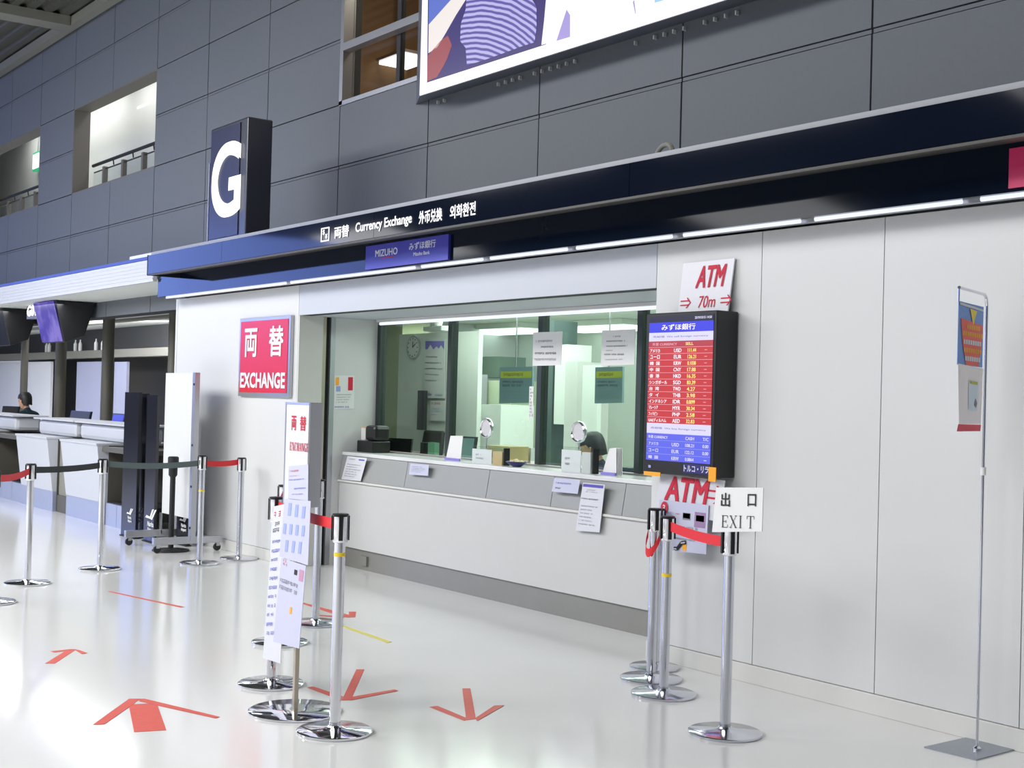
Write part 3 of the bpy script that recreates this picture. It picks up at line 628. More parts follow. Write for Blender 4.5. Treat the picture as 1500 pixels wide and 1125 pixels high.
# notices taped on the glass
t, p_ = sheet('notice', 'white notice with four rows of print taped across third window post', [(781, 487), (824, 485.5), (822, 535), (780, 536)], YG-.022, .002, 'paperw', 'notice')
prints(t, *uv(p_), [('inkg', 'scrib', (.1, .22, .9, .32, 1, .8)), ('ink', 'scrib', (.25, .4, .9, .48, 1, .8)), ('ink', 'scrib', (.08, .58, .9, .68, 1, .8)), ('inkg', 'scrib', (.08, .76, .85, .86, 1, .8))])
t, p_ = sheet('notice', 'white typed notice taped to pane left of the fourth post', [(882, 484), (931, 482), (929, 534), (880, 536)], YG-.002, .002, 'paperw', 'notice')
prints(t, *uv(p_), [('inkg', 'scrib', (.35, .15, .65, .22, 1, .8)), ('ink', 'scrib', (.12, .28, .95, .36, 1, .6)), ('ink', 'scrib', (.15, .42, .9, .5, 1, .6)), ('inkg', 'scrib', (.15, .55, .35, .6, 1, .7)), ('ink', 'scrib', (.1, .65, .9, .73, 1, .7)), ('inkg', 'scrib', (.12, .8, .9, .86, 1, .6))])
t, p_ = sheet('label_strip', 'narrow vertical white strip notice on the third window post', [(775.5, 566), (781.5, 566), (780.5, 613), (774.5, 613)], YG-.021, .002, 'paperw', 'notice')
prints(t, *uv(p_), [('ink', 'scrib', (.2, .05, .8, .95, 9, .8))])
# small poster on the alcove side panel
pts = [G(0, 0, 1)]*4
def Xp(x, y, X0): d = _ray(x, y); return d*(X0/d.x)+V((0, 0, H))
pts = [Xp(490, 550, XA+.001), Xp(519, 550, XA+.001), Xp(518.5, 599, XA+.001), Xp(489, 599, XA+.001)]
t = thing('poster', 'small pictured poster on the white side panel of the alcove', 'poster', pts[0])
obj('sheet', MB().slab(pts, (.003, 0, 0)), 'paperw', t, smooth=False)
o_, u_, v_ = uv(pts); o_ = o_+V((.0035, 0, 0))
prints(t, o_, u_, v_, [('orange', 'patch', (.05, .06, .22, .3)), ('inklb', 'patch', (.08, .32, .3, .48)), ('inkr', 'patch', (.68, .05, .92, .45)), ('inkg', 'scrib', (.1, .55, .9, .85, 4, .5)), ('inkb', 'scrib', (.02, .91, .98, .98, 1, .9))])

# ---- things on the counter ------------------------------------------------
ZC = .986
def mirror(px_, py_, label, Y0=5.9):
    q = P(px_, py_, Y0); t = thing('round_mirror', label, 'mirror', (q.x, Y0, ZC), 'counter mirrors')
    ring = MB(); n = 32; R0, r0 = .068, .010; vs = []; fs = []
    for i in range(n):
        for j in range(8):
            a = 2*PI*i/n; b = 2*PI*j/8; rr = R0+r0*math.cos(b); vs.append(q+V((rr*math.cos(a), r0*1.6*math.sin(b), rr*math.sin(a))))
    for i in range(n):
        for j in range(8): fs.append((i*8+j, ((i+1) % n)*8+j, ((i+1) % n)*8+(j+1) % 8, i*8+(j+1) % 8))
    ring.add(vs, fs); obj('rim', ring, 'chrome', t)
    obj('face', MB().cyl(q+V((0, -.004, 0)), q+V((0, .004, 0)), .061, seg=32), mat('mirror_face', (220, 216, 216), .25, metal=.35), t)
    obj('stem', MB().cyl((q.x, Y0+.002, ZC+.012), (q.x, Y0+.002, q.z-.07), .007, seg=12), 'chrome', t)
    obj('base', MB().lathe([(.055, 0), (.055, .006), (.02, .012), (.008, .016)], (q.x, Y0+.002, ZC), 28), 'alum', t)
mirror(713, 627, 'round chrome framed mirror nearer the first window post'); mirror(848, 633, 'round chrome framed mirror in front of the third pane')
def window_tray(x0_, x1_, y0_, y1_, label, m2):
    Y0 = 5.82; a = P(x0_, y0_, Y0); b = P(x1_, y1_, Y0); xa, xb_ = a.x, b.x
    t = thing('pass_tray', label, 'tray', ((xa+xb_)/2, Y0, ZC), 'cash trays at the windows')
    obj('front_card', MB().box((xa, Y0, ZC), (xa+(xb_-xa)*.62, Y0+.004, a.z-.02)), 'paperw', t, smooth=False)
    obj('clear_cover', MB().box((xa, Y0-.008, ZC), (xb_, Y0-.004, a.z)).box((xa, Y0-.003, a.z-.004), (xb_, Y0+.045, a.z)), 'clear', t, smooth=False)
    obj('side_content', MB().box((xa+(xb_-xa)*.64, Y0+.005, ZC), (xb_-.03, Y0+.04, a.z-.03)), m2, t, smooth=False)
    obj('end_frame', MB().box((xb_+.001, Y0-.008, ZC), (xb_+.012, Y0+.045, a.z)), 'blackm', t, smooth=False)
    pr = MB(); scribble(pr, (xa, Y0-.001, a.z-.02), V((xb_-xa, 0, 0))*.62, V((0, 0, -(a.z-ZC-.02))), .2, .3, .6, .8, 2, .5); obj('print', pr, 'inkg', t, smooth=False)['kind'] = 'stuff'
window_tray(692, 738, 653, 678, 'clear fronted cash tray under the mirror by the first post', 'wood')
window_tray(823, 868, 654, 686, 'clear fronted cash tray under the mirror of the third pane', 'cream')
def brochure_rack(pix, Y0, label, n=1):
    pts = [P(x, y, Y0) for x, y in pix]; zb = min(p.z for p in pts)
    for p in pts: p.z += ZC-zb if p.z < zb+.04 else ZC-zb
    t = thing('brochure_stand', label, 'stand', (sum((p for p in pts), V())/4).xy.to_3d()+V((0, 0, ZC)))
    for k in range(n): obj('card', MB().slab([p+V((k*.006, k*.012, 0)) for p in pts], (0, .003, 0)), 'paperw', t, smooth=False)
    a = pts[3]; b = pts[2]
    obj('foot_strip', MB().box((min(a.x, b.x), Y0-.012, ZC), (max(a.x, b.x), Y0-.002, ZC+.018)), mat('lilac_strip', (136, 128, 206), .4), t, smooth=False)
    obj('back_leg', MB().slab([pts[0]+V((.01, .04, -.02)), pts[1]+V((-.01, .04, -.02)), (pts[2].x-.01, Y0+.07, ZC+.002), (pts[3].x+.01, Y0+.07, ZC+.002)], (0, .003, 0)), 'clear', t, smooth=False)
brochure_rack([(660, 636), (678, 636), (674.5, 673), (653, 671)], 5.86, 'plain white card stand by the first window post')
brochure_rack([(893, 651), (903, 650), (903, 690), (882, 689)], 5.86, 'slim stack of white brochures near the fourth window post', 4)
q = P(757, 680, 5.84)
t = thing('sweet_bowl', 'navy bowl of beige wrapped sweets on the counter', 'bowl', (q.x, 5.84, ZC))
obj('bowl', MB().lathe([(.03, 0), (.045, .006), (.085, .035), (.083, .038), (.04, .012), (.0, .01)], (q.x, 5.84, ZC), 32), mat('navy_glaze', (50, 52, 120), .25), t)
for k in range(14):
    a = random.uniform(0, 6.28); r = random.uniform(0, .05); c = V((q.x+r*math.cos(a), 5.84+r*math.sin(a), ZC+.030+.02*(1-r/.05)))
    obj('sweet', MB().lathe([(.004, -.008), (.012, -.004), (.013, .003), (.006, .009)], c, 8), mat('sweet_wrapper', (226, 214, 176), .5) if k == 0 else bpy.data.materials['sweet_wrapper'], t)
# frame and black case at the left end of the counter
q = P(522, 660, 5.9); x0_ = XA+.04
t = thing('photo_printer', 'black boxy device with small pale screen at the left end of counter', 'device', (x0_+.14, 5.92, ZC))
obj('body', MB().box((x0_, 5.84, ZC), (x0_+.27, 6.02, ZC+.10)), 'black', t, bevel=.008, smooth=False)
obj('upper_body', MB().box((x0_+.09, 5.86, ZC+.101), (x0_+.27, 6.02, ZC+.235)), 'black', t, bevel=.03, smooth=False)
obj('screen', MB().box((x0_+.012, 5.875, ZC+.105), (x0_+.085, 5.885, ZC+.21)), 'paperw', t, smooth=False)
obj('orange_edge', MB().box((x0_+.0, 5.87, ZC+.211), (x0_+.16, 5.885, ZC+.216)), 'orange', t, smooth=False)
q = P(765, 676, 6.35)

# ================================================================== EXCHANGE RATE DISPLAY
tl = P(948, 457, 5.10); br = P(1045, 697, 5.10)
tx0, tx1, tz1, tz0 = -5.655, -5.095, 1.985, 1.082
td = thing('rate_display', 'black portrait screen of red and blue exchange rates on the wall', 'display', (-5.37, 5.2, 1.08))
obj('casing', MB().box((tx0, 5.10, tz0), (tx1, 5.262, tz1)), 'black', td, bevel=.006, smooth=False)
sx0, sx1, sz1, sz0 = tx0+.028, tx1-.022, tz1-.018, tz0+.075
SO = V((sx0, 5.0975, sz1)); SU = V((sx1-sx0, 0, 0)); SV = V((0, 0, sz0-sz1))
def scr(name, m, a0, b0, a1, b1, n=.0): 
    mb = MB(); patch(mb, SO, SU, SV, a0, b0, a1, b1, n); obj(name, mb, m, td, smooth=False)
G_ = {k: glow('scr_'+k, c, s_) for k, c, s_ in (('blue', (58, 62, 232), 1.0), ('dark', (22, 26, 60), .8), ('pale', (226, 222, 250), 1.), ('red', (206, 52, 58), 1.), ('redh', (188, 60, 76), 1.), ('blue2', (96, 104, 238), 1.), ('line', (238, 170, 180), 1.), ('white', (250, 246, 255), 1.1), ('yellow', (255, 236, 140), 1.1), ('liteb', (150, 160, 250), 1.), ('grey', (150, 150, 200), .9))}
scr('screen_top', G_['dark'], 0, 0, 1, .045); scr('screen_title_band', G_['blue'], 0, .045, 1, .115)
scr('screen_note_band', G_['pale'], 0, .115, 1, .175); scr('screen_heading_row', G_['redh'], 0, .175, 1, .216)
scr('screen_note_band', G_['pale'], 0, .742, 1, .812)
def stx(s, a, b, h, w_, m, bo=.02):
    mb = MB(); text(mb, s, SO+SU*a+SV*b, h, w_, bold=bo, n=.002); obj('lettering', mb, m, td, smooth=False)
W_ = sx1-sx0; HH = sz1-sz0
stx('みずほ銀行', .47, .08, .034, .27, G_['white']); stx('2019/10/15 14:50', .85, .022, .014, .13, G_['pale'])
stx('外貨 CURRENCY', .26, .196, .018, .20, G_['line']); stx('SELL', .65, .196, .016, .06, G_['yellow'])
stx('売相場  We sell foreign currency', .5, .145, .014, .44, G_['grey'])
rows = [('アメリカ', 'USD', '111.44'), ('ユーロ', 'EUR', '126.21'), ('韓  国', 'KRW', '0.1038'), ('中  国', 'CNY', '17.88'), ('香  港', 'HKD', '16.35'), ('シンガポール', 'SGD', '83.39'), ('台  湾', 'TWD', '4.27'),
        ('タ  イ', 'THB', '3.98'), ('インドネシア', 'IDR', '0.0099'), ('マレーシア', 'MYR', '30.34'), ('フィリピン', 'PHP', '2.58'), ('UAEディルハム', 'AED', '32.83')]
dh = (.742-.216)/12
for k, (a, b, c) in enumerate(rows):
    y0 = .216+dh*k; scr('rate_row', G_['red'], 0, y0+.003, 1, y0+dh); scr('rate_line', G_['line'], 0, y0, 1, y0+.003)
    wd = .145 if len(a) > 5 else (.08 if len(a) < 5 else .075)
    stx(a, .03+wd/W_/2, y0+dh*.55, .021, wd, G_['white']); stx(b, .47, y0+dh*.55, .021, .06, G_['white']); stx(c, .69, y0+dh*.55, .021, .065, G_['yellow']); stx('ー', .9, y0+dh*.55, .004, .02, G_['line'])
dh = (1-.812)/4
for k, (a, b, c, d) in enumerate([('外貨 CURRENCY', '', 'CASH', 'T/C'), ('アメリカ', 'USD', '108.21', '0.00'), ('ユーロ', 'EUR', '122.12', '0.00'), ('韓  国', 'KRW', '0.0864', 'ー')]):
    y0 = .812+dh*k; scr('rate_row', G_['blue2'], 0, y0+.003, 1, y0+dh); scr('rate_line', G_['liteb'], 0, y0, 1, y0+.003)
    stx(a, .19 if k == 0 else .12, y0+dh*.55, .019, .16 if k == 0 else .08, G_['pale'])
    if b: stx(b, .47, y0+dh*.55, .02, .058, G_['pale'])
    stx(c, .69, y0+dh*.55, .018, .068, G_['pale']); stx(d, .93, y0+dh*.55, .018 if d != 'ー' else .004, .045 if d != 'ー' else .02, G_['pale'])
stx('売相場  We buy foreign currency', .5, .777, .014, .44, G_['grey'])
mb = MB(); text(mb, 'トルコ・リラ', (tx1-.125, 5.0985, tz0+.043), .036, .19, bold=.03, n=.003); obj('lettering', mb, 'signw', td, smooth=False)
obj('bezel_label', MB().box((tx1-.228, 5.0965, tz0+.018), (tx1-.022, 5.0985, tz0+.068)), mat('navy_label', (30, 30, 110), .4), td, smooth=False)
obj('status_mark', MB().box((tx0+.05, 5.0965, tz0+.03), (tx0+.07, 5.0985, tz0+.045)), 'inklb', td, smooth=False)
obj('wall_bracket', MB().box((tx0+.15, 5.263, 1.3), (tx1-.15, 5.269, 1.7)), 'alum', td, smooth=False)
# ATM board above the display
pts = [P(1001, 386, 5.25), P(1076, 378, 5.25), P(1066, 456, 5.22), P(993, 462, 5.22)]
zmin = tz1+.003
pts[2].z = max(pts[2].z, zmin); pts[3].z = max(pts[3].z, zmin); z_ = zmin; pts[2].z = pts[3].z = z_
t = thing('atm_board', 'white board reading ATM 70m standing on top of the display', 'sign', (pts[2]+pts[3])/2)
obj('board', MB().slab(pts, (0, .008, 0)), 'signw', t, smooth=False)
o_, u_, v_ = uv(pts)
for s_, a, b, h, w_, bo in (('ATM', .59, .31, .125, .23, .035), ('70m', .56, .80, .068, .13, .005)):
    mb = MB(); text(mb, s_, o_+u_*a+v_*b, h, w_, u_.normalized(), -v_.normalized(), bold=bo, shear=.22 if s_ == 'ATM' else .15, n=.003); obj('lettering', mb, 'inkr', t, smooth=False)
def arrow(mb, c, L, Hh, u, v, t_=.007):   # double-line arrow pointing along u
    c = V(c); n = u.cross(v).normalized()*.003
    for sg in (-1, 1):
        a = c-u*L/2+v*(sg*Hh*.2-t_/2)+n; mb.add([a, a+u*L*.82, a+u*L*.82+v*t_, a+v*t_], [(0, 1, 2, 3)])
        a = c+u*L/2+n; b = c+u*(L/2-Hh*.5)+v*sg*Hh*.5+n; w_ = u*t_*1.4; mb.add([a, b, b-w_, a-w_], [(0, 1, 2, 3)])
for a in (.14, .93):
    mb = MB(); arrow(mb, o_+u_*a+v_*.80, .085, .06, u_.normalized(), -v_.normalized()); obj('arrow', mb, 'inkr', t, smooth=False)
# ATM notice hanging under the display
pts = [P(967, 696, 5.16), P(1050, 706, 5.16), P(1046, 762, 5.16), P(960, 752, 5.16)]
pts = [P(968, 694, 5.16), P(1062, 704, 5.16), P(1056, 764, 5.16), P(958, 752, 5.16)]
for p in pts[:2]: p.z = min(p.z, 1.079)
t = thing('atm_notice', 'white paper reading ATM with arrow taped below the display', 'notice', (pts[0]+pts[1])/2)
obj('sheet', MB().slab(pts, (0, .003, 0)), 'paper', t, smooth=False)
o_, u_, v_ = uv(pts)
mb = MB(); text(mb, 'ATM', o_+u_*.46+v_*.33, .14, .33, u_.normalized(), -v_.normalized(), bold=.035, n=.004); obj('lettering', mb, 'inkr', t, smooth=False)
mb = MB(); arrow(mb, o_+u_*.90+v_*.36, .12, .10, u_.normalized(), -v_.normalized(), .011); obj('arrow', mb, 'inkr', t, smooth=False)
obj('tape', MB().box(P(943, 690, 5.09), P(967, 698, 5.09)+V((0, .004, 0))), 'orange', t, smooth=False)
obj('tape', MB().box(P(1038, 684, 5.09), P(1048, 706, 5.09)+V((0, .004, 0))), 'orange', t, smooth=False)
pts = [P(966, 732, 5.15), P(1038, 740, 5.15), P(1034, 812, 5.15), P(962, 804, 5.15)]
t = thing('route_map', 'pale route guide sheet with escalator drawing hanging under the ATM paper', 'notice', (pts[0]+pts[1])/2)
obj('sheet', MB().slab(pts, (0, .003, 0)), 'lav', t, smooth=False)
o_, u_, v_ = uv(pts); uu = u_.normalized(); vv = -v_.normalized()
c = o_+u_*.12+v_*.15; n_ = uu.cross(vv)*.004
mb = MB(); mb.add([c+n_+uu*.03*math.cos(PI*k/10)+vv*.036*math.sin(PI*k/10) for k in range(20)], [tuple(range(20))]); obj('red_disc', mb, 'inkr', t, smooth=False)
mb = MB(); text(mb, '3', c, .035, None, uu, vv, bold=.03, n=.005); obj('lettering', mb, 'signw', t, smooth=False)
prints(t, o_, u_, v_, [('inkg', 'patch', (.5, .2, .66, .34)), ('blackm', 'patch', (.51, .21, .65, .31)), (mat('pic_mauve', (150, 120, 160), .6), 'patch', (.74, .16, .96, .46)), ('inklb', 'patch', (.77, .22, .93, .34)), ('inkg', 'scrib', (.36, .46, .98, .53, 1, .8)), ('inkg', 'scrib', (.36, .7, .98, .76, 1, .7)), ('inkr', 'scrib', (.36, .22, .46, .26, 1, .8)), ('orange', 'patch', (.53, .82, .61, .95))])
mb = MB(); pl = [(.38, .93), (.44, .93), (.52, .80), (.60, .78)]
for (a0, b0), (a1, b1) in zip(pl[:-1], pl[1:]): mb.cyl(o_+u_*a0+v_*b0+n_, o_+u_*a1+v_*b1+n_, .010, seg=6)
obj('escalator_drawing', mb, 'ink', t)
mb = MB()
for (a0, b0), (a1, b1) in zip(pl[:-1], pl[1:]): mb.cyl(o_+u_*a0+v_*b0+n_*1.9, o_+u_*a1+v_*b1+n_*1.9, .006, seg=6)
obj('escalator_fill', mb, 'paper', t)

# ================================================================== RED EXCHANGE SIGN
ex0 = -11.37; ex1 = -10.345; ez0 = 1.445; ez1 = 2.155
t = thing('exchange_sign', 'red wall sign with white 両替 EXCHANGE beside the alcove', 'sign', (-10.86, YW, ez0))
obj('frame', MB().box((ex0, YW-.035, ez0), (ex1, YW-.002, ez1)), 'alum', t, bevel=.004, smooth=False)
obj('face_panel', MB().box((ex0+.035, YW-.039, ez0+.035), (ex1-.04, YW-.0355, ez1-.03)), 'signred', t, smooth=False)
def etx(s, x0_, x1_, z0_, z1_, bo):
    mb = MB(); text(mb, s, ((x0_+x1_)/2, YW-.039, (z0_+z1_)/2), z1_-z0_, x1_-x0_, bold=bo, n=.003); obj('lettering', mb, 'signw', t, smooth=False)
etx('両', -11.24, -10.98, 1.80, 2.06, .03); etx('替', -10.74, -10.46, 1.80, 2.07, .03); etx('EXCHANGE', -11.31, -10.41, 1.52, 1.66, .045)

# ================================================================== STANCHIONS
def head(t, x, y, h, tape=None, mtop='chrome'):
    hd_ = obj('head', MB().lathe([(.030, h-.125), (.033, h-.12), (.033, h-.012), (.030, h-.008)], (x, y, 0), 32), mtop, t)
    t = hd_
    obj('cap', MB().lathe([(.036, h-.0075), (.037, h-.003), (.034, h), (.01, h+.001)], (x, y, 0), 32), 'black', t)
    for k in range(4):
        a = PI/4+PI/2*k+.35; c = V((x+.034*math.cos(a), y+.034*math.sin(a), 0)); u = V((-math.sin(a), math.cos(a), 0))*.009; n = V((math.cos(a), math.sin(a), 0))*.006
        obj('slot_clip', MB().slab([c-u+V((0, 0, h-.115)), c+u+V((0, 0, h-.115)), c+u+V((0, 0, h-.008)), c-u+V((0, 0, h-.008))], n), 'black', t, smooth=False)
def stanchion(x, y, h, label, metal='chrome', br=.166, group='belt barrier posts', band=None, pr=.0245):
    t = thing('barrier_post', label, 'barrier post', (x, y, 0), group)
    obj('base', MB().lathe([(br-.004, 0), (br, .004), (br, .012), (br-.006, .016), (.05, .022), (.034, .028), (.03, .034)], (x, y, 0), 56), metal, t)
    obj('pole', MB().cyl((x, y, .034), (x, y, h-.126), pr, seg=32), metal, t)
    head(t, x, y, h)
    if band: obj('tape_band', MB().cyl((x, y, band), (x, y, band+.016), pr+.001, seg=32, caps=False), 'yband', t)
    return t
def gp(x, y): p = G(x, y); return p.x, p.y
ax, ay = gp(490, 1073); pA = stanchion(ax, ay, .955, 'nearest chrome barrier post with yellow band, beside the sign post', band=.77)
bx, by = gp(397, 1003); pB = stanchion(bx, by, .95, 'chrome barrier post partly behind the handwritten currency list')
cx_, cy_ = gp(462, 914); pC = stanchion(cx_, cy_, .93, 'chrome barrier post right behind the exchange sign post', 'satin')
dx, dy = gp(410, 942); pD = stanchion(dx, dy, .935, 'chrome barrier post hidden mostly behind the paper notices')
ex, ey = gp(959, 978.5); pE = stanchion(ex, ey, .89, 'rearmost of three steel posts under the rate display', 'satin', br=.14)
fx, fy = gp(953.5, 995.5); pF = stanchion(fx, fy, .915, 'middle of three steel posts under the rate display', 'satin')
fx, fy = pF.location.x, pF.location.y
gx, gy = gp(972, 1018); pG = stanchion(gx, gy, .905, 'front of three steel posts under the rate display, with yellow mark', 'satin', band=.60)
hx, hy = gp(1062, 1075); pH = stanchion(hx, hy, .925, 'steel post holding the white EXIT sign', 'satin')
ix, iy = gp(40, 855); pI = stanchion(ix, iy, .90, 'chrome post joining red and black belts at far left')
jx, jy = gp(146, 834); pJ = stanchion(jx, jy, .905, 'chrome post between two dark belts in front of check-in desks')
kx, ky = gp(292, 826); pK = stanchion(kx, ky, .93, 'steel post with tiny yellow mark before the white partition', 'satin', band=.62)
lx, ly = gp(350, 819); pL = stanchion(lx, ly, .90, 'steel post at red belt end near left white wall', 'satin')
nx, ny = gp(-14, 883); pN = stanchion(nx, ny, .90, 'barrier post at left picture edge with only its round base showing', 'satin')
mx_, my = gp(250, 807)
t = thing('barrier_post', 'slim black barrier post standing beside the wheeled partition', 'barrier post', (mx_, my, 0), 'belt barrier posts')
obj('base', MB().lathe([(.165, 0), (.17, .005), (.165, .014), (.05, .026), (.03, .03)], (mx_, my, 0), 48), 'blackm', t)
obj('pole', MB().cyl((mx_, my, .03), (mx_, my, .68), .025, seg=24), 'blackm', t)
obj('head', MB().lathe([(.026, .68), (.04, .70), (.042, .80), (.05, .81), (.05, .86), (.04, .87)], (mx_, my, 0), 24), 'blackm', t)
def belt(t, a, b, h, m='red', sag=.01, hb=.048):
    a = V((a[0], a[1], 0)); b = V((b[0], b[1], 0)); d = (b-a).normalized(); a = a+d*.042; b = b-d*.042
    pts = [a.lerp(b, k/8)+V((0, 0, h-.02-sag*4*(k/8)*(1-k/8))) for k in range(9)]
    obj('belt', MB().ribbon(pts, hb, .0012), m, t, label={'red': 'red belt', 'belt': 'black belt', 'belt2': 'grey green belt'}[m])
belt(pI, (ix, iy), (jx, jy), .895, 'belt'); belt(pI, (ix, iy), (nx, ny), .89, 'red', .02)
belt(pJ, (jx, jy), (kx, ky), .905, 'belt2', .02); belt(pK, (kx, ky), (lx, ly), .905, 'red')
belt(pA, (ax, ay), (bx, by), .95, 'red'); belt(pD, (dx, dy), (cx_, cy_), .93, 'red')
belt(pG, (gx, gy), (hx, hy), .90, 'red'); belt(pB, (bx, by), (dx, dy), .94, 'red')
# belt sling drooping between the rear two posts
a = V((fx, fy, 0)); mb = MB(); pts = []
d = (V((ex, ey, 0))-a).normalized(); pr = d.cross(V((0, 0, 1)))
for k in range(13):
    q = k/12; ang = PI*q; pts.append(a+V((.05*math.cos(ang+PI), -.045*math.sin(ang), .80-.10*math.sin(ang))))
obj('loose_belt', mb.ribbon(pts, .045, .0012), 'red', pF, label='loose red belt')
# EXIT sign
pts = [P(1049, 714, hy-.045), P(1118, 714.5, hy-.045), P(1116, 778.5, hy-.045), P(1043, 779.5, hy-.045)]
t = thing('exit_sign', 'white sign reading 出口 EXIT on top of a steel post', 'sign', (hx, hy-.03, .93))
obj('plate', MB().slab(pts, (0, .004, 0)), 'paperw', t, smooth=False)
obj('clip_block', MB().box((hx-.03, hy-.0405, .932), (hx+.03, hy+.02, .99)), 'black', t, smooth=False)
o_, u_, v_ = uv(pts); uu = u_.normalized(); vv = V((0, 0, 1))
for s_, a, b, h, w_ in (('出', .24, .27, .062, .055), ('口', .80, .27, .054, .050)):
    mb = MB(); text(mb, s_, o_+u_*a+v_*b, h, w_, uu, vv, bold=.012, n=.003); obj('lettering', mb, 'ink', t, smooth=False)
# EXIT in a serif face: thin strokes with serifs
def strokes(mb, segs, o, uu, vv, sx, sz, th, n):
    for (x0_, y0_, x1_, y1_, w_) in segs:
        a = o+uu*x0_*sx+vv*y0_*sz+n; b = o+uu*x1_*sx+vv*y1_*sz+n; d = (b-a).normalized(); q = uu.cross(vv).cross(d).normalized()*th*w_/2
        mb.add([a-q, b-q, b+q, a+q], [(0, 1, 2, 3)])
SER = {'E': [(.2, 0, .2, 1, 2), (.05, 0, .85, 0, .8), (.05, 1, .85, 1, .8), (.2, .5, .65, .5, .8), (.85, 0, .9, .25, 1), (.85, 1, .85, .78, 1), (.65, .38, .65, .62, 1)],
       'X': [(.1, 1, .85, 0, 2), (.85, 1, .12, 0, .8), (-.02, 1, .28, 1, .8), (.7, 1, 1, 1, .8), (-.02, 0, .28, 0, .8), (.7, 0, 1, 0, .8)],
       'I': [(.3, 0, .3, 1, 2), (.12, 0, .48, 0, .8), (.12, 1, .48, 1, .8)],
       'T': [(.5, 0, .5, 1, 2), (.05, 1, .95, 1, .8), (.05, 1, .02, .75, 1), (.95, 1, .98, .75, 1), (.32, 0, .68, 0, .8)],
       'C': [(.9, .8, .7, .98, 1), (.7, .98, .4, 1, 1.), (.4, 1, .12, .75, 1.5), (.12, .75, .12, .25, 2), (.12, .25, .4, 0, 1.5), (.4, 0, .7, .02, 1), (.7, .02, .9, .22, 1), (.9, .72, .9, 1, 1)],
       'H': [(.18, 0, .18, 1, 2), (.82, 0, .82, 1, 2), (.18, .5, .82, .5, .8), (.05, 0, .32, 0, .8), (.05, 1, .32, 1, .8), (.68, 0, .95, 0, .8), (.68, 1, .95, 1, .8)],
       'A': [(.1, 0, .5, 1, .8), (.5, 1, .9, 0, 2), (.25, .36, .73, .36, .8), (-.02, 0, .24, 0, .8), (.74, 0, 1, 0, .8)],
       'N': [(.18, 0, .18, 1, .8), (.82, 0, .82, 1, .8), (.18, 1, .82, 0, 2), (.05, 0, .32, 0, .8), (.05, 1, .2, 1, .8), (.68, 1, .95, 1, .8)],
       'G': [(.9, .8, .7, .98, 1), (.7, .98, .4, 1, 1.), (.4, 1, .12, .75, 1.5), (.12, .75, .12, .25, 2), (.12, .25, .4, 0, 1.5), (.4, 0, .7, .02, 1), (.7, .02, .85, .15, 1), (.85, 0, .85, .42, 2), (.68, .42, 1, .42, .8), (.9, .72, .9, 1, 1)]}
def serif(t, s, o, uu, vv, wd, ht, th, m):
    adv = wd/len(s); n = uu.cross(vv).normalized()*.003; mb = MB()
    for k, ch in enumerate(s): strokes(mb, SER[ch], o+uu*(adv*k), uu, vv, adv*.85, ht, th, n)
    obj('lettering', mb, m, t, smooth=False)
serif(t, 'EXIT', P(1057, 772, hy-.045), uu, vv, P(1107, 771, hy-.045).x-P(1057, 772, hy-.045).x, .052, .0028, 'ink')

# ================================================================== SIGN POST WITH EXCHANGE BOARD
spx, spy = gp(432, 1043)
sp = thing('exchange_post', 'slim standing post carrying the narrow 両替 EXCHANGE board', 'sign', (spx, spy, 0))
obj('base', MB().lathe([(.211, 0), (.215, .004), (.215, .010), (.208, .014), (.03, .016)], (spx, spy, 0), 64), 'chrome', sp)
obj('pole', MB().box((spx-.011, spy-.011, .016), (spx+.011, spy+.011, .95)), 'champagne', sp, bevel=.002, smooth=False)
q0 = P(418, 590, spy-.02); q1 = P(455, 588, spy-.02)
bz0, bz1 = .955, 1.435; X0, X1 = q0.x, q1.x
obj('board_frame', MB().box((X0, spy-.02, bz0), (X1, spy+.045, bz1)), 'alum', sp, bevel=.003, smooth=False)
obj('board_face', MB().box((X0+.026, spy-.024, bz0+.005), (X1-.006, spy-.0205, bz1-.012)), 'signw', sp, smooth=False)
obj('top_trim', MB().box((X0+.006, spy-.023, bz1-.011), (X1-.004, spy-.0205, bz1-.001)), mat('lilac_trim', (150, 160, 214), .4), sp, smooth=False)
for s_, x0_, x1_ in (('両', 428.0, 434.0), ('替', 440.5, 448.5)):
    a = P(x0_, 619, spy-.024); b = P(x1_, 619, spy-.024); mb = MB(); text(mb, s_, ((a.x+b.x)/2, spy-.024, P(435, 619.5, spy).z), .068, b.x-a.x+.006, bold=.02, n=.002); obj('lettering', mb, 'inkr', sp, smooth=False)
a = P(425, 660, spy-.024); b = P(453, 662, spy-.024); serif(sp, 'EXCHANGE', V((a.x, spy-.024, P(440, 660, spy).z)), V((1, 0, 0)), V((0, 0, 1)), b.x-a.x, .037, .0030, 'inkr')
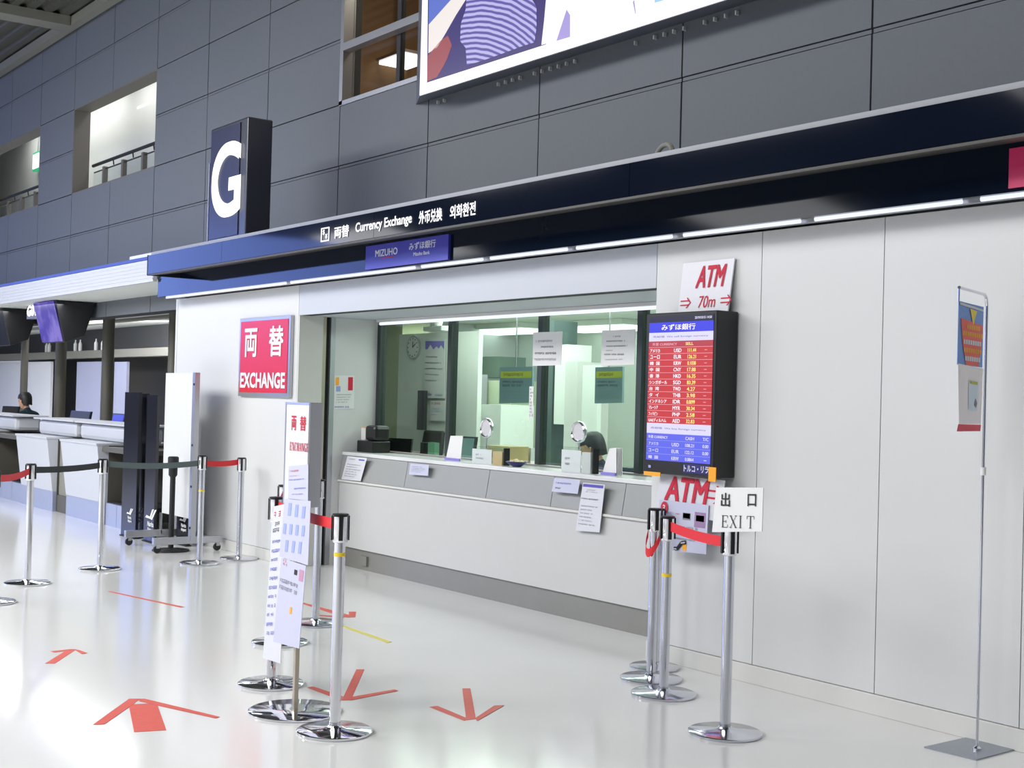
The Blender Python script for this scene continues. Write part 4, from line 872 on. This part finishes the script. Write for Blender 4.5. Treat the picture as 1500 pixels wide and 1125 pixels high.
# taped note and lower guide sheets
Yq = spy-.027
def board_sheet(label, name, pix, Y0, m, items):
    pts = [P(x, y, Y0) for x, y in pix]; t = thing(name, label, 'notice', (pts[0]+pts[1])/2); obj('sheet', MB().slab(pts, (0, .0025, 0)), m, t, smooth=False)
    prints(t, *uv(pts), items); return t
board_sheet('lavender note with pink print taped low on the 両替 board', 'notice', [(422.5, 683), (451.5, 680), (451, 734), (422, 730)], Yq, 'lav',
    [('inkr', 'scrib', (.08, .12, .7, .22, 1, .7)), ('inkr', 'scrib', (.05, .3, .8, .34, 1, .7)), ('inkb', 'scrib', (.05, .4, .95, .5, 1, .5)), ('inkb', 'scrib', (.3, .68, .95, .76, 1, .7)), ('inkb', 'scrib', (.2, .86, .95, .94, 1, .5))])
board_sheet('lavender sheet of pale blue flight columns hanging below the 両替 board', 'flight_list', [(417, 731), (455, 734), (451, 828), (409, 815)], Yq-.004, 'lav',
    [('inklb', 'patch', (.18+.27*k, .06+.02*k, .30+.27*k, .28+.01*k)) for k in range(3)]+[('inklb', 'patch', (.06+.24*k, .42, .17+.24*k, .60)) for k in range(4)]+[('inklb', 'patch', (.2+.26*k, .70, .31+.26*k, .90)) for k in range(3)])
gt = board_sheet('lavender route guide with escalator drawing hanging lowest from the sign post', 'route_guide', [(412, 817), (448, 829), (438, 950), (400, 940)], Yq-.003, 'lav',
    [('inkr', 'scrib', (.1, .0, .24, .08, 2, .9)), ('ink', 'patch', (.58, .08, .70, .14)), (mat('pic_pink', (190, 140, 170), .6), 'patch', (.78, .06, .95, .19)), ('inkg', 'scrib', (.05, .22, .8, .38, 2, .7)), ('orange', 'patch', (.55, .52, .63, .60))])
board_sheet('handwritten white sheet listing currencies, left of the route guide', 'currency_list', [(401, 742), (418, 738), (411, 972), (385, 964)], by-.06, 'paper',
    [('inkr', 'scrib', (.1, .03, .9, .08, 1, .9)), ('ink', 'scrib', (.1, .1, .9, .18, 2, .8))]+[('inkb', 'scrib', (.12, .22+.06*k, .9, .25+.06*k, 1, .9)) for k in range(11)])

# ================================================================== BANNER STAND AT RIGHT
fxx, fyy = gp(1431, 1101)
bn = thing('banner_stand', 'slim metal banner pole on flat grey plate at right wall', 'stand', (fxx, fyy, 0))
cnr = [G(1353.5, 1095.7), G(1430, 1114.5), G(1488, 1099), G(1414, 1082)]
obj('base_plate', MB().slab(cnr, (0, 0, .006)), mat('grey_plate', (150, 156, 166), .4, metal=.4), bn, smooth=False)
obj('screw', MB().lathe([(.018, .006), (.018, .016), (.008, .024)], (fxx, fyy, 0), 16), 'chrome', bn)
tp = G(1457, 432, 1.985); tp = V((fxx, fyy, 1.985))
obj('pole', MB().cyl((fxx, fyy, .024), (fxx, fyy, 1.94), .0065, seg=12), 'satin', bn)
obj('joint_collar', MB().cyl((fxx, fyy, 1.20), (fxx, fyy, 1.235), .012, seg=12), 'paperw', bn)
fe = G(1405, 421, 1.985); dv = (fe-tp); 
obj('top_arm', MB().tube([(fxx, fyy, 1.94), tp+dv*.03+V((0, 0, -.012)), tp+dv*.1, fe], .007, 10), 'satin', bn)
obj('hanger_hook', MB().cyl(fe+V((0, 0, -.005)), fe+V((0, 0, -.06)), .004, seg=8), 'satin', bn)
uu = dv.normalized(); L = dv.length
o_ = fe+V((0, 0, -.055)); u_ = (tp-fe)*.88; v_ = V((0, 0, -.215))
ft = thing('hanging_poster', 'blue red and white promotional poster hanging from the banner pole', 'poster', o_)
nn = u_.cross(v_).normalized()
obj('upper_sheet', MB().slab([o_, o_+u_, o_+u_+v_*1.22, o_+v_*1.22], nn*.002), mat('poster_blue', (110, 152, 218), .5), ft, smooth=False)
n_ = -nn
def fp(name, poly, m, n=.002): mb = MB(); mb.add([o_+u_*a+v_*b-nn*n for a, b in poly], [tuple(range(len(poly)))]); obj(name, mb, m, ft, smooth=False)
fp('red_shield', [(.08, .32), (.95, .38), (.93, .8), (.82, 1.21), (.32, 1.21), (.16, .8)], mat('poster_red', (236, 92, 76), .5), .0022)
fp('yellow_triangle', [(.42, .1), (.70, .12), (.56, .42)], mat('poster_yellow', (246, 214, 60), .5), .003)
fp('lace_edge', [(.02, .02), (.98, .06), (.98, .1), (.02, .07)], 'paperw', .003)
for k, (b, m_, w_) in enumerate(((.46, 'orange', .5), (.60, 'orange', .8), (.76, 'signw', .74), (.92, 'orange', .7), (1.08, 'signw', .6))):
    mb = MB(); scribble(mb, o_-nn*.001, u_, v_, .56-w_/2, b-.05, .56+w_/2, b+.05, 1, 1.2, seed=k+2, n=-.0); 
    mb2 = MB(); a0 = .56-w_/2
    while a0 < .56+w_/2-.05:
        mb2.add([o_+u_*a+v_*bb-nn*.0035 for a, bb in ((a0, b-.045), (a0+.07, b-.045), (a0+.07, b+.045), (a0, b+.045))], [(0, 1, 2, 3)]); a0 += .09
    obj('print', mb2, m_, ft, smooth=False)['kind'] = 'stuff'
fp('white_sheet', [(.0, 1.2), (1.0, 1.24), (.96, 2.36), (.08, 2.36)], mat('poster_cream', (246, 240, 240), .5), .003)
fp('red_foot', [(.0, 2.5), (.05, 2.36), (.97, 2.37), (.94, 2.5)], mat('poster_foot_red', (222, 44, 70), .5), .0035)
fp('leaflet_picture', [(.42, 1.5), (.8, 1.52), (.78, 2.1), (.42, 2.08)], mat('poster_paleblue', (214, 230, 240), .5), .0045)
fp('leaflet_heading', [(.46, 1.51), (.76, 1.53), (.76, 1.58), (.46, 1.56)], 'yel', .006)
fp('leaflet_figure', [(.64, 1.98), (.70, 1.85), (.76, 1.95), (.72, 2.04)], 'inkg', .006)

# ================================================================== FLOOR TAPE
def tape(name, label, polys, m='tape', cat='floor marking', group=None):
    c = G(*polys[0][0]); t = thing(name, label, cat, (c.x, c.y, 0), group)
    for i, po in enumerate(polys):
        obj('tape_strip', MB().slab([G(x, y, .0008+.0004*i) for x, y in po], (0, 0, .0006)), m, t, smooth=False)
tape('floor_arrow', 'largest red tape arrow on floor, lower left with wide stem', [[(188.5, 1032), (229.5, 1030), (243.5, 1069.5), (196.5, 1072.5)], [(189, 1023.5), (205, 1023.5), (193, 1033), (153, 1061), (136, 1061.5)], [(203, 1023.5), (212, 1023.5), (322, 1050), (316, 1052), (230, 1033), (204, 1027)]])
tape('floor_arrow', 'small distant red tape arrow at far left of floor', [[(99, 951.5), (112, 951), (80, 972), (66, 972)], [(74, 954), (104, 950.8), (111, 951.2), (80, 955.8)], [(110, 952), (115, 951.8), (128, 956.4), (120, 958)]], group=None)
tape('floor_arrow', 'red tape arrow immediately right of the nearest chrome post', [[(522, 980.5), (533.5, 980.5), (514, 1025.5), (500.5, 1026)], [(450, 1007), (459, 1005.5), (502, 1020), (500, 1026)], [(513, 1025.8), (514, 1021), (578, 1009.8), (583.5, 1011.8)]])
tape('floor_arrow', 'red tape arrow pointing to viewer, centre of floor', [[(677, 1008.5), (689, 1008.5), (697, 1053), (683, 1055)], [(629, 1035.5), (641, 1034), (684, 1052), (681, 1056)], [(724, 1033.5), (739, 1033), (699, 1056), (696, 1052)]])
tape('floor_arrow', 'thin far red tape arrow behind the nearest chrome post', [[(511, 896), (521.5, 896), (520.5, 904), (511.5, 904.3)], [(436, 882), (442, 882), (514, 901.5), (512, 904.6), (500, 903)], [(458, 900), (505, 903), (505, 904.5), (458, 901.4)]])
tape('floor_line', 'long thin red tape line on floor at left', [[(158, 866.5), (162, 866), (270, 889), (265, 890)]], group=None)
tape('floor_line', 'yellow tape line on floor before the counter', [[(460, 903.5), (465, 903), (574, 940), (568, 942)]], 'ytape')

# ================================================================== WHEELED PARTITION AND BLACK BOARDS
px0, px1, py0 = -12.31, -11.60, 4.93
t = thing('wheeled_partition', 'tall white partition on castered feet left of the office wall', 'partition', ((px0+px1)/2, py0, 0))
obj('panel', MB().box((px0, py0-.015, .30), (px1-.04, py0+.015, 1.645)), 'white', t, smooth=False)
obj('edge_post', MB().box((px1-.04, py0-.025, .10), (px1+.02, py0+.025, 1.65)), 'alum', t, bevel=.003, smooth=False, label='grey metal edge post')
obj('edge_post', MB().box((px0-.03, py0-.025, .10), (px0+.02, py0-.0155, .30)), 'alum', t, smooth=False)
for k, z in enumerate((.22, .6, .98, 1.54)): obj('bolt', MB().cyl((px1+.005, py0-.026, z), (px1+.005, py0-.032, z), .011, seg=10), 'black', t)
for x in (px0-.005, px1-.01):
    ft_ = obj('foot', MB().box((x-.025, 4.56, .075), (x+.025, 5.225, .14)), 'alum', t, bevel=.004, smooth=False)
    for y_ in (4.60, 5.18):
        obj('fork', MB().box((x-.02, y_-.012, .045), (x-.012, y_+.02, .075)).box((x+.012, y_-.012, .045), (x+.02, y_+.02, .075)), 'alum', ft_, smooth=False)
        obj('caster', MB().cyl((x-.011, y_, .034), (x+.011, y_, .034), .034, seg=20), 'black', ft_)
gl = mat('gloss_black_board', (26, 26, 32), .16, spec=.6)
nm = mat('logo_white', (226, 226, 226), .5)
def logo_board(x0_, x1_, Y0, z1, label, s_=1., dep=.03, tilt=0.):
    t = thing('logo_board', label, 'board', ((x0_+x1_)/2, Y0, 0), 'black airport logo boards')
    obj('board', MB().box((x0_, Y0, .012), (x1_, Y0+dep, z1)), gl, t, smooth=False)
    obj('foot', MB().box((x0_, Y0-.015, 0), (x1_, Y0+dep+.015, .0115)), 'blackm', t, smooth=False)
    c = V(((x0_+x1_)/2+.02, Y0, .235)); k = s_
    mb = MB()
    for (a, b) in (((0, 0), (.085, .075)), ((.03, -.005), (.14, .075))):
        p0 = c+V((a[0]*k, -.003, a[1]*k)); p1 = c+V((b[0]*k, -.003, b[1]*k)); mb.add([p0, p0+V((.028*k, 0, -.006*k)), p1+V((.008*k, 0, .004*k)), p1+V((-.028*k, 0, 0))], [(0, 1, 2, 3)])
    p0 = c+V((-.09*k, -.003, .0)); mb.add([p0, p0+V((.1*k, 0, -.004*k)), p0+V((.1*k, 0, .012*k)), p0+V((.03*k, 0, .022*k))], [(0, 1, 2, 3)])
    obj('bird_mark', mb, nm, t, smooth=False)
    mb = MB(); text(mb, 'Narita', c+V((.03*k, 0, -.045*k)), .04*k, .13*k, bold=.03, n=.003); obj('lettering', mb, nm, t, smooth=False)
    mb = MB(); text(mb, 'Airport', c+V((.035*k, 0, -.095*k)), .045*k, .14*k, bold=.03, n=.003); obj('lettering', mb, nm, t, smooth=False)
logo_board(P(177, 780, 4.84).x, P(198, 780, 4.84).x, 4.84, 1.45, 'black logo board, leftmost of the tall three by check-in desks', .75)
logo_board(P(195, 780, 4.95).x, P(209, 780, 4.95).x, 4.95, 1.44, 'black logo board, middle of the tall three by check-in desks', .8)
logo_board(P(210, 780, 4.86).x, -12.365, 4.86, 1.43, 'widest black logo board, rightmost of the tall three', 1.2)
logo_board(-12.27, -12.0, 5.05, .46, 'low black logo board seen under the white partition', .9)

# ================================================================== CHECK-IN HALL (LEFT)
FY = 5.0
t = thing('check_in_canopy', 'white louvred fascia with blue trim above the check-in desks', 'canopy', (-20, FY, 2.6))
z0_ = 2.575; z1_ = 2.80
for k in range(6):
    z = z0_+(z1_-z0_)*k/6
    obj('louvre_slat', MB().hexa([(-34, FY+.012, z), (-12.96, FY+.012, z), (-12.96, FY+.03, z), (-34, FY+.03, z)], [(-34, FY, z+.034), (-12.96, FY, z+.034), (-12.96, FY+.03, z+.034), (-34, FY+.03, z+.034)]), 'slat', t, smooth=False)
obj('back_panel', MB().box((-34, FY+.031, z0_), (-12.96, FY+.05, z1_)), 'slat', t, smooth=False)
obj('blue_trim', MB().box((-34, FY-.004, z1_+.001), (-12.96, FY+.05, z1_+.032)), 'bluet', t, smooth=False)
obj('roof', MB().box((-34, FY+.051, 2.80), (-12.99, YU-.03, 2.83)), 'slat', t, smooth=False)
obj('edge_box', MB().box((-13.6, FY-.004, z1_+.033), (-12.96, FY+.05, z1_+.065)), 'slat', t, smooth=False)
struct(obj('ceiling_check_in', MB().box((-34, FY+.06, 2.60), (-12.99, 9.9, 2.64)), 'sagel', smooth=False))
cg = mat('grey_ceiling_channel', (120, 120, 112), .6)
for k, y_ in enumerate((6.0, 6.75, 7.5)):
    struct(obj('trim_%d' % (5+k), MB().box((-34, y_, 2.56), (-12.99, y_+.16, 2.599)), cg, smooth=False))
struct(obj('wall_check_in', MB().box((-34, 9.9, 0), (-12.99, 10.0, 2.64)), mat('dim_grey_wall', (96, 94, 90), .6), smooth=False))
area('check_in_light', (-23, 6.6, 2.5), (-24, 8.4, 1.0), 12, .4, 260, (.98, .98, 1))
area('check_in_light', (-18, 5.35, 2.55), (-18, 5.3, 0), 8, .2, 60, (.98, .98, 1))
YPn = 8.4
for k, (a, b, m_) in enumerate([(-3, 31, 'sky'), (39, 74, 'sky'), (112, 150, 'lavp'), (167, 185, 'lavp'), (-60, -6, 'sky')]):
    pa = P(a, 560, YPn); pb_ = P(b, 560, YPn); zt_ = P((a+b)/2, 530, YPn).z
    nmz = ['white back panel right of the left-edge pillar', 'white back panel behind the seated clerk', 'lavender back panel behind the desk monitor', 'lavender back panel nearest the black boards', 'white back panel beyond the left edge'][k]
    if k == 0: nmz = 'white back panel at the left edge'
    o = MB().box((pa.x, YPn, 0), (pb_.x, YPn+.05, zt_)); tag(rebase(obj('back_panel', o, m_, smooth=False), ((pa.x+pb_.x)/2, YPn, 0)), nmz, 'panel', 'check-in back panels')
t = thing('wall_shelf', 'long pale shelf ledge above the check-in back panels', 'shelf', (-25, YPn, 2.03))
zt_ = P(100, 527, YPn).z+.02
obj('ledge', MB().box((-33, YPn-.06, zt_), (-15, YPn+.14, zt_+.14)), 'beam', t, smooth=False)
obj('upper_back', MB().box((-33, YPn+.15, zt_), (-13.4, YPn+.2, 2.599)), 'beltw', t, smooth=False)
for k, x in enumerate((66, 70, 108, 115, 138, 148)):
    q = P(x, 517, YPn); tag(rebase(obj('bottle', MB().lathe([(.03, 0), (.035, .01), (.035, .14), (.014, .18), (.014, .22)], (q.x, YPn+.03, zt_+.14), 12), 'paperw'), (q.x, YPn+.03, zt_+.14)), 'small pale object standing on the shelf behind check-in', 'ornament', 'small objects on check-in shelf')
for k, (x, wd) in enumerate([(35, .06), (88, .085), (157, .085), (253, .07)]):
    Yp = 6.6; q = P(x, 560, Yp)
    if q.x > -13.1: q.x = -13.25
    lb = ['slim grey pillar behind the seated check-in clerk', 'grey pillar directly below the purple hanging screen', 'grey pillar right of the hanging screens', 'grey pillar nearest the white office wall'][k]
    t = thing('pillar', lb, 'pillar', (q.x, Yp, 0), 'check-in pillars')
    obj('shaft', MB().cyl((q.x, Yp, .02), (q.x, Yp, 2.598), wd, seg=24), 'post', t)
    obj('foot_ring', MB().cyl((q.x, Yp, 0), (q.x, Yp, .019), wd+.03, seg=24), 'post', t)
# hanging screens
def hang(x0_, label, lit):
    xa = x0_; YS = 5.32; t = thing('hanging_screen', label, 'screen', (xa+.45, YS+.2, 2.1), 'hanging check-in screens')
    obj('housing', MB().hexa([(xa, YS+.16, 2.06), (xa+.86, YS+.16, 2.06), (xa+.86, YS+.42, 2.16), (xa, YS+.42, 2.16)], [(xa, YS+.03, 2.59), (xa+.86, YS+.03, 2.59), (xa+.86, YS+.55, 2.59), (xa, YS+.55, 2.59)]), 'black', t, bevel=.01, smooth=False)
    if lit:
        q = [(xa+.02, YS+.135, 2.075), (xa+.84, YS+.135, 2.075), (xa+.84, YS+.0, 2.585), (xa+.02, YS+.0, 2.585)]
        obj('lit_screen', MB().slab(q, (0, .012, 0)), M['purple_screen'], t, smooth=False)
pm_ = bpy.data.materials.new('purple_screen'); pm_.use_nodes = True; nt = pm_.node_tree; pb = nt.nodes['Principled BSDF']
tc = nt.nodes.new('ShaderNodeTexCoord'); nz = nt.nodes.new('ShaderNodeTexNoise'); nz.inputs['Scale'].default_value = 3.5
rp = nt.nodes.new('ShaderNodeValToRGB'); rp.color_ramp.elements[0].color = rgb(70, 50, 170); rp.color_ramp.elements[1].color = rgb(132, 116, 210); rp.color_ramp.elements[0].position = .4; rp.color_ramp.elements[1].position = .6
nt.links.new(tc.outputs['Object'], nz.inputs[0]); nt.links.new(nz.outputs[0], rp.inputs[0]); nt.links.new(rp.outputs[0], pb.inputs['Emission Color']); pb.inputs['Emission Strength'].default_value = .9
pb.inputs['Base Color'].default_value = (.01, .01, .01, 1); M['purple_screen'] = pm_
xs0 = P(56, 470, 5.4).x
hang(xs0, 'hanging screen glowing purple, right of the lit gate sign', True)
hang(P(0, 470, 5.4).x-.62, 'dark hanging screen cut by the left picture edge', False)
q = P(47, 455, 5.5)
t = thing('desk_number_sign', 'small lit white desk number sign left of the purple screen', 'sign', q)
obj('casing', MB().box(q+V((-.28, .012, -.11)), q+V((.22, .09, .12))), 'black', t, smooth=False)
obj('hanger', MB().box(q+V((-.03, .03, .121)), q+V((.03, .06, 2.555-q.z))), 'black', t, smooth=False)
mb = MB(); text(mb, 'G01', q+V((-.02, .0, 0)), .15, .4, bold=.05, n=.001); obj('lettering', mb, glow('desk_num', (240, 240, 255), 1.6), t, smooth=False)
# dark hood unit on the right of the purple screen
hx0 = P(86, 470, 5.0).x

# check-in desks
def desk(xa, xb_, label):
    t = thing('check_in_desk', label, 'desk', ((xa+xb_)/2, 5.2, 0), 'check-in desks')
    obj('front_panel', MB().hexa([(xa, 5.03, .24), (xb_, 5.03, .24), (xb_, 5.08, .24), (xa, 5.08, .24)], [(xa, 4.95, .86), (xb_, 4.95, .86), (xb_, 5.08, .86), (xa, 5.08, .86)]), 'dwhite', t, smooth=False)
    obj('kick_panel', MB().box((xa, 5.035, 0), (xb_, 5.08, .239)), 'kick', t, smooth=False)
    obj('side_panel', MB().box((xb_-.03, 5.081, 0), (xb_, 5.8, .86)), 'post', t, smooth=False)
    obj('side_panel', MB().box((xa, 5.081, 0), (xa+.03, 5.8, .86)), 'post', t, smooth=False)
    obj('top', MB().box((xa-.01, 4.94, .861), (xb_+.005, 5.85, .885)), 'dwhite', t, smooth=False)
    return t
def hood(xa, xb_, t):
    obj('hood', MB().box((xa, 5.2, .886), (xb_, 5.55, 1.075)), 'dwhite', t, bevel=.05, smooth=False)
    obj('hood_top', MB().box((xa-.05, 5.15, 1.076), (xb_+.05, 5.62, 1.095)), 'dwhite', t, smooth=False)
dA = desk(-15.52, -14.28, 'white check-in desk nearest the black logo boards'); hood(-15.62, -13.9, dA)
dB = desk(-17.28, -16.02, 'white check-in desk left of the narrow gap'); hood(-17.2, -15.75, dB)
dC = desk(-20.4, -18.75, 'white check-in desk cut by the left picture edge, below the clerk'); hood(-20.3, -18.2, dC)
q0 = V((-16.0, 5.1, 0))
t = thing('gap_post', 'grey metal post between the two nearer check-in desks', 'post', (-15.77, 5.15, 0)); obj('post', MB().box((-16.0, 5.1, .2), (-15.72, 5.2, .86)), 'beam', t, smooth=False); obj('foot', MB().box((-16.0, 5.08, 0), (-15.60, 5.25, .199)), 'post', t, smooth=False); obj('side_strip', MB().box((-15.715, 5.1, .2), (-15.60, 5.2, .86)), 'paperw', t, smooth=False)
def conveyor(xa, xb_, label, w2=None):
    t = thing('baggage_conveyor', label, 'conveyor', ((xa+xb_)/2, 5.4, 0), 'baggage conveyors between desks')
    obj('tunnel', MB().box((xa+.005, 5.5, .26), (xb_-.005, 5.8, .84)), 'dark', t, smooth=False)
    obj('header_bar', MB().box((xa+.005, 5.0, .80), (xb_-.005, 5.49, .85)), 'post', t, smooth=False)
    n = 3; d = (xb_-xa-.01)/n
    for k in range(n): obj('skirt_panel', MB().box((xa+.005+d*k+.004, 5.06, .0), (xa+.005+d*(k+1)-.004, 5.1, .24)), 'kick', t, smooth=False)
    obj('rubber_belt', MB().box((xa+.02, 5.11, .2), (xb_-.02, 5.49, .255)), 'blackm', t, smooth=False)
conveyor(-14.27, -13.26, 'dark baggage conveyor right of the nearest check-in desk'); conveyor(-18.74, -17.3, 'dark baggage conveyor at left below the seated clerk')
q = P(121, 620, 5.75); q.z = .886
monitor(V((P(123, 610, 5.78).x, 5.7, .886)), 'dark desk monitor behind the nearer check-in hood', .75, .2, .0, 'beltw')
monitor(V((P(13, 600, 5.74).x, 5.74, .886)), 'black desk monitor in front of the seated clerk', .32, .2, .5, 'black')
monitor(V((P(176, 605, 5.75).x, 5.7, .886)), 'blue tinted desk monitor beside the black logo boards', .4, .2, .0, 'inkb')

# ================================================================== PEOPLE
def skin_body(name, verts, edges, radii, m, parent, sub=2):
    me = bpy.data.meshes.new(name); off = origin(parent)
    me.from_pydata([V(v)-off for v in verts], edges, []); o = bpy.data.objects.new(name, me); C.objects.link(o)
    o.parent = parent; me.materials.append(M[m])
    md = o.modifiers.new('skin', 'SKIN'); sk = me.skin_vertices[0] if me.skin_vertices else None
    if sk is None:
        bpy.context.view_layer.objects.active = o; return o
    for i, r in enumerate(radii): sk.data[i].radius = (r, r) if not isinstance(r, tuple) else r; sk.data[i].use_loose = False
    sk.data[0].use_root = True
    s2 = o.modifiers.new('sub', 'SUBSURF'); s2.levels = sub; s2.render_levels = sub
    return o
def person(label, loc, yaw, cloth, seat_z=.45, lean=.1, hair='hair', look=0., nod=0.):
    """seated figure; loc is the point on the floor under the pelvis, yaw: facing (0 = towards -Y)"""
    t = thing('person', label, 'person', loc)
    cy, sy = math.cos(yaw), math.sin(yaw)
    def L(x, y, z): return V(loc)+V((x*cy-y*sy, x*sy+y*cy, z))
    z = seat_z+.1; f = -lean
    hd = L(0, f-.03-nod*.12, z+.66-nod*.06)
    vs = [L(0, 0, z), L(0, f*.4, z+.2), L(0, f*.8, z+.42), L(0, f, z+.50), L(0, f-.01-nod*.04, z+.56),   # spine, neck
          L(-.10, 0, z-.02), L(-.12, -.40, z), L(-.12, -.42, .08), L(-.12, -.56, .05),
          L(.10, 0, z-.02), L(.12, -.40, z), L(.12, -.42, .08), L(.12, -.56, .05),
          L(-.17, f*.9, z+.43), L(-.24, f-.08, z+.20), L(-.18, f-.30, z+.20), L(.17, f*.9, z+.43), L(.24, f-.08, z+.20), L(.18, f-.30, z+.20)]
    ed = [(0, 1), (1, 2), (2, 3), (3, 4), (0, 5), (5, 6), (6, 7), (7, 8), (0, 9), (9, 10), (10, 11), (11, 12), (2, 13), (13, 14), (14, 15), (2, 16), (16, 17), (17, 18)]
    ra = [.13, .125, .13, .06, .05, .085, .065, .045, .04, .085, .065, .045, .04, .065, .045, .035, .065, .045, .035]
    skin_body('clothed_body', vs, ed, ra, cloth, t)
    # head: shaped lathe with jaw, set on the neck
    prof = [(.02, -.125), (.050, -.115), (.066, -.09), (.074, -.05), (.079, 0), (.080, .04), (.074, .075), (.052, .105), (.02, .12)]
    mb = MB(); seg = 20; vv_ = []
    for r, dz in prof:
        for i in range(seg):
            a = 2*PI*i/seg; lx_ = r*math.cos(a); ly = r*1.2*math.sin(a)
            if dz < -.04 and ly > 0: ly *= .55
            vv_.append((lx_, ly-.005, dz))
    fs_ = [(k*seg+i, k*seg+(i+1) % seg, (k+1)*seg+(i+1) % seg, (k+1)*seg+i) for k in range(len(prof)-1) for i in range(seg)]+[tuple(range(seg-1, -1, -1)), tuple((len(prof)-1)*seg+i for i in range(seg))]
    cn_, sn = math.cos(nod), math.sin(nod); cl, sl = math.cos(yaw+look), math.sin(yaw+look)
    def Hd(p): x, y_, z_ = p; y2 = y_*cn_+z_*-sn; z2 = y_*sn+z_*cn_; return hd+V((x*cl-y2*sl, x*sl+y2*cl, z2))
    mb.add([Hd(p) for p in vv_], fs_); mb.cyl(Hd((0, .02, -.17)), Hd((0, .01, -.08)), .05, .048, 16)
    mb.add([Hd(p) for p in ((-.010, -.092, .0), (.010, -.092, .0), (.014, -.095, -.035), (-.014, -.095, -.035), (0, -.118, -.03))], [(0, 1, 4), (1, 2, 4), (2, 3, 4), (3, 0, 4)])
    for s_ in (-1, 1): mb.lathe([(.004, -.03), (.010, -.015), (.012, .008), (.006, .022)], Hd((s_*.082, .005, -.005)), 10)
    obj('head', mb, 'skin', t)
    for s_ in (-1, 1): obj('eye', MB().lathe([(.003, -.005), (.010, 0), (.003, .005)], Hd((s_*.03, -.090, .005)), 8), 'ink', t)
    obj('mouth', MB().cyl(Hd((-.02, -.088, -.062)), Hd((.02, -.088, -.062)), .004, seg=6), mat('lips_'+cloth, (160, 90, 84), .5), t)
    hb = MB(); vs2 = []; pr2 = [(.086, -.03), (.092, 0), (.092, .045), (.084, .085), (.06, .118), (.02, .132)]
    for r, dz in pr2:
        for i in range(seg):
            a = 2*PI*i/seg; lx_ = r*math.cos(a); ly = r*1.2*math.sin(a)+.006; zz = dz
            if ly < -.02 and dz < .045: zz = .045+(dz-.045)*.15
            if ly > .02 and dz < 0: zz = dz-.05
            vs2.append(Hd((lx_, ly, zz)))
    hb.add(vs2, [(k*seg+i, k*seg+(i+1) % seg, (k+1)*seg+(i+1) % seg, (k+1)*seg+i) for k in range(len(pr2)-1) for i in range(seg)]+[tuple((len(pr2)-1)*seg+i for i in range(seg))])
    obj('hair', hb, hair, t)
    # hands: palm with five fingers each
    for s_ in (-1, 1):
        w_ = L(s_*.18, f-.30, z+.20); fw = (L(s_*.12, f-.40, z+.185)-w_).normalized(); sd = V((cy, sy, 0))*s_
        mb = MB(); mb.slab([w_-sd*.035+V((0, 0, .012)), w_+sd*.035+V((0, 0, .012)), w_+sd*.04+fw*.09+V((0, 0, .010)), w_-sd*.04+fw*.09+V((0, 0, .010))], (0, 0, -.022))
        for k, ln in enumerate((.058, .070, .075, .066)):
            b0 = w_+fw*.088+sd*(.033-.022*k); m0 = b0+fw*ln*.5+V((0, 0, .004)); e0 = b0+fw*ln+V((0, 0, -.014)); mb.cyl(b0, m0, .009, .0085, 8); mb.cyl(m0, e0, .0085, .0065, 8)
        b0 = w_-sd*.034+fw*.02; m0 = b0-sd*.025+fw*.03; e0 = m0+fw*.03-V((0, 0, .01)); mb.cyl(b0, m0, .011, .010, 8); mb.cyl(m0, e0, .010, .007, 8)
        obj('hand', mb, 'skin', t)
    return t
M['skin'].node_tree.nodes['Principled BSDF'].inputs['Subsurface Weight'].default_value = .05
def stool(x, y, z, label):
    t = thing('stool', label, 'stool', (x, y, 0)); obj('seat', MB().lathe([(.17, z-.06), (.18, z-.03), (.17, z)], (x, y, 0), 24), 'blackm', t)
    obj('column', MB().cyl((x, y, .03), (x, y, z-.06), .03), 'alum', t); obj('foot', MB().lathe([(.2, 0), (.2, .015), (.04, .03)], (x, y, 0), 24), 'alum', t)
q = P(866, 668, 6.9)
person('clerk with dark hair bending over the desk behind the third pane', (q.x+.06, 7.12, 0), -.95, 'navyc', seat_z=.36, lean=.14, nod=.3)
stool(q.x+.06, 7.14, .31, 'black stool under the clerk behind the office window')
q = P(42, 590, 6.2)
person('clerk in dark teal jacket seated behind the check-in desk', (q.x+.42, 6.15, 0), -1.0, 'teal', seat_z=.52, lean=.12, nod=.15)
stool(q.x+.42, 6.15, .47, 'black stool under the check-in clerk')
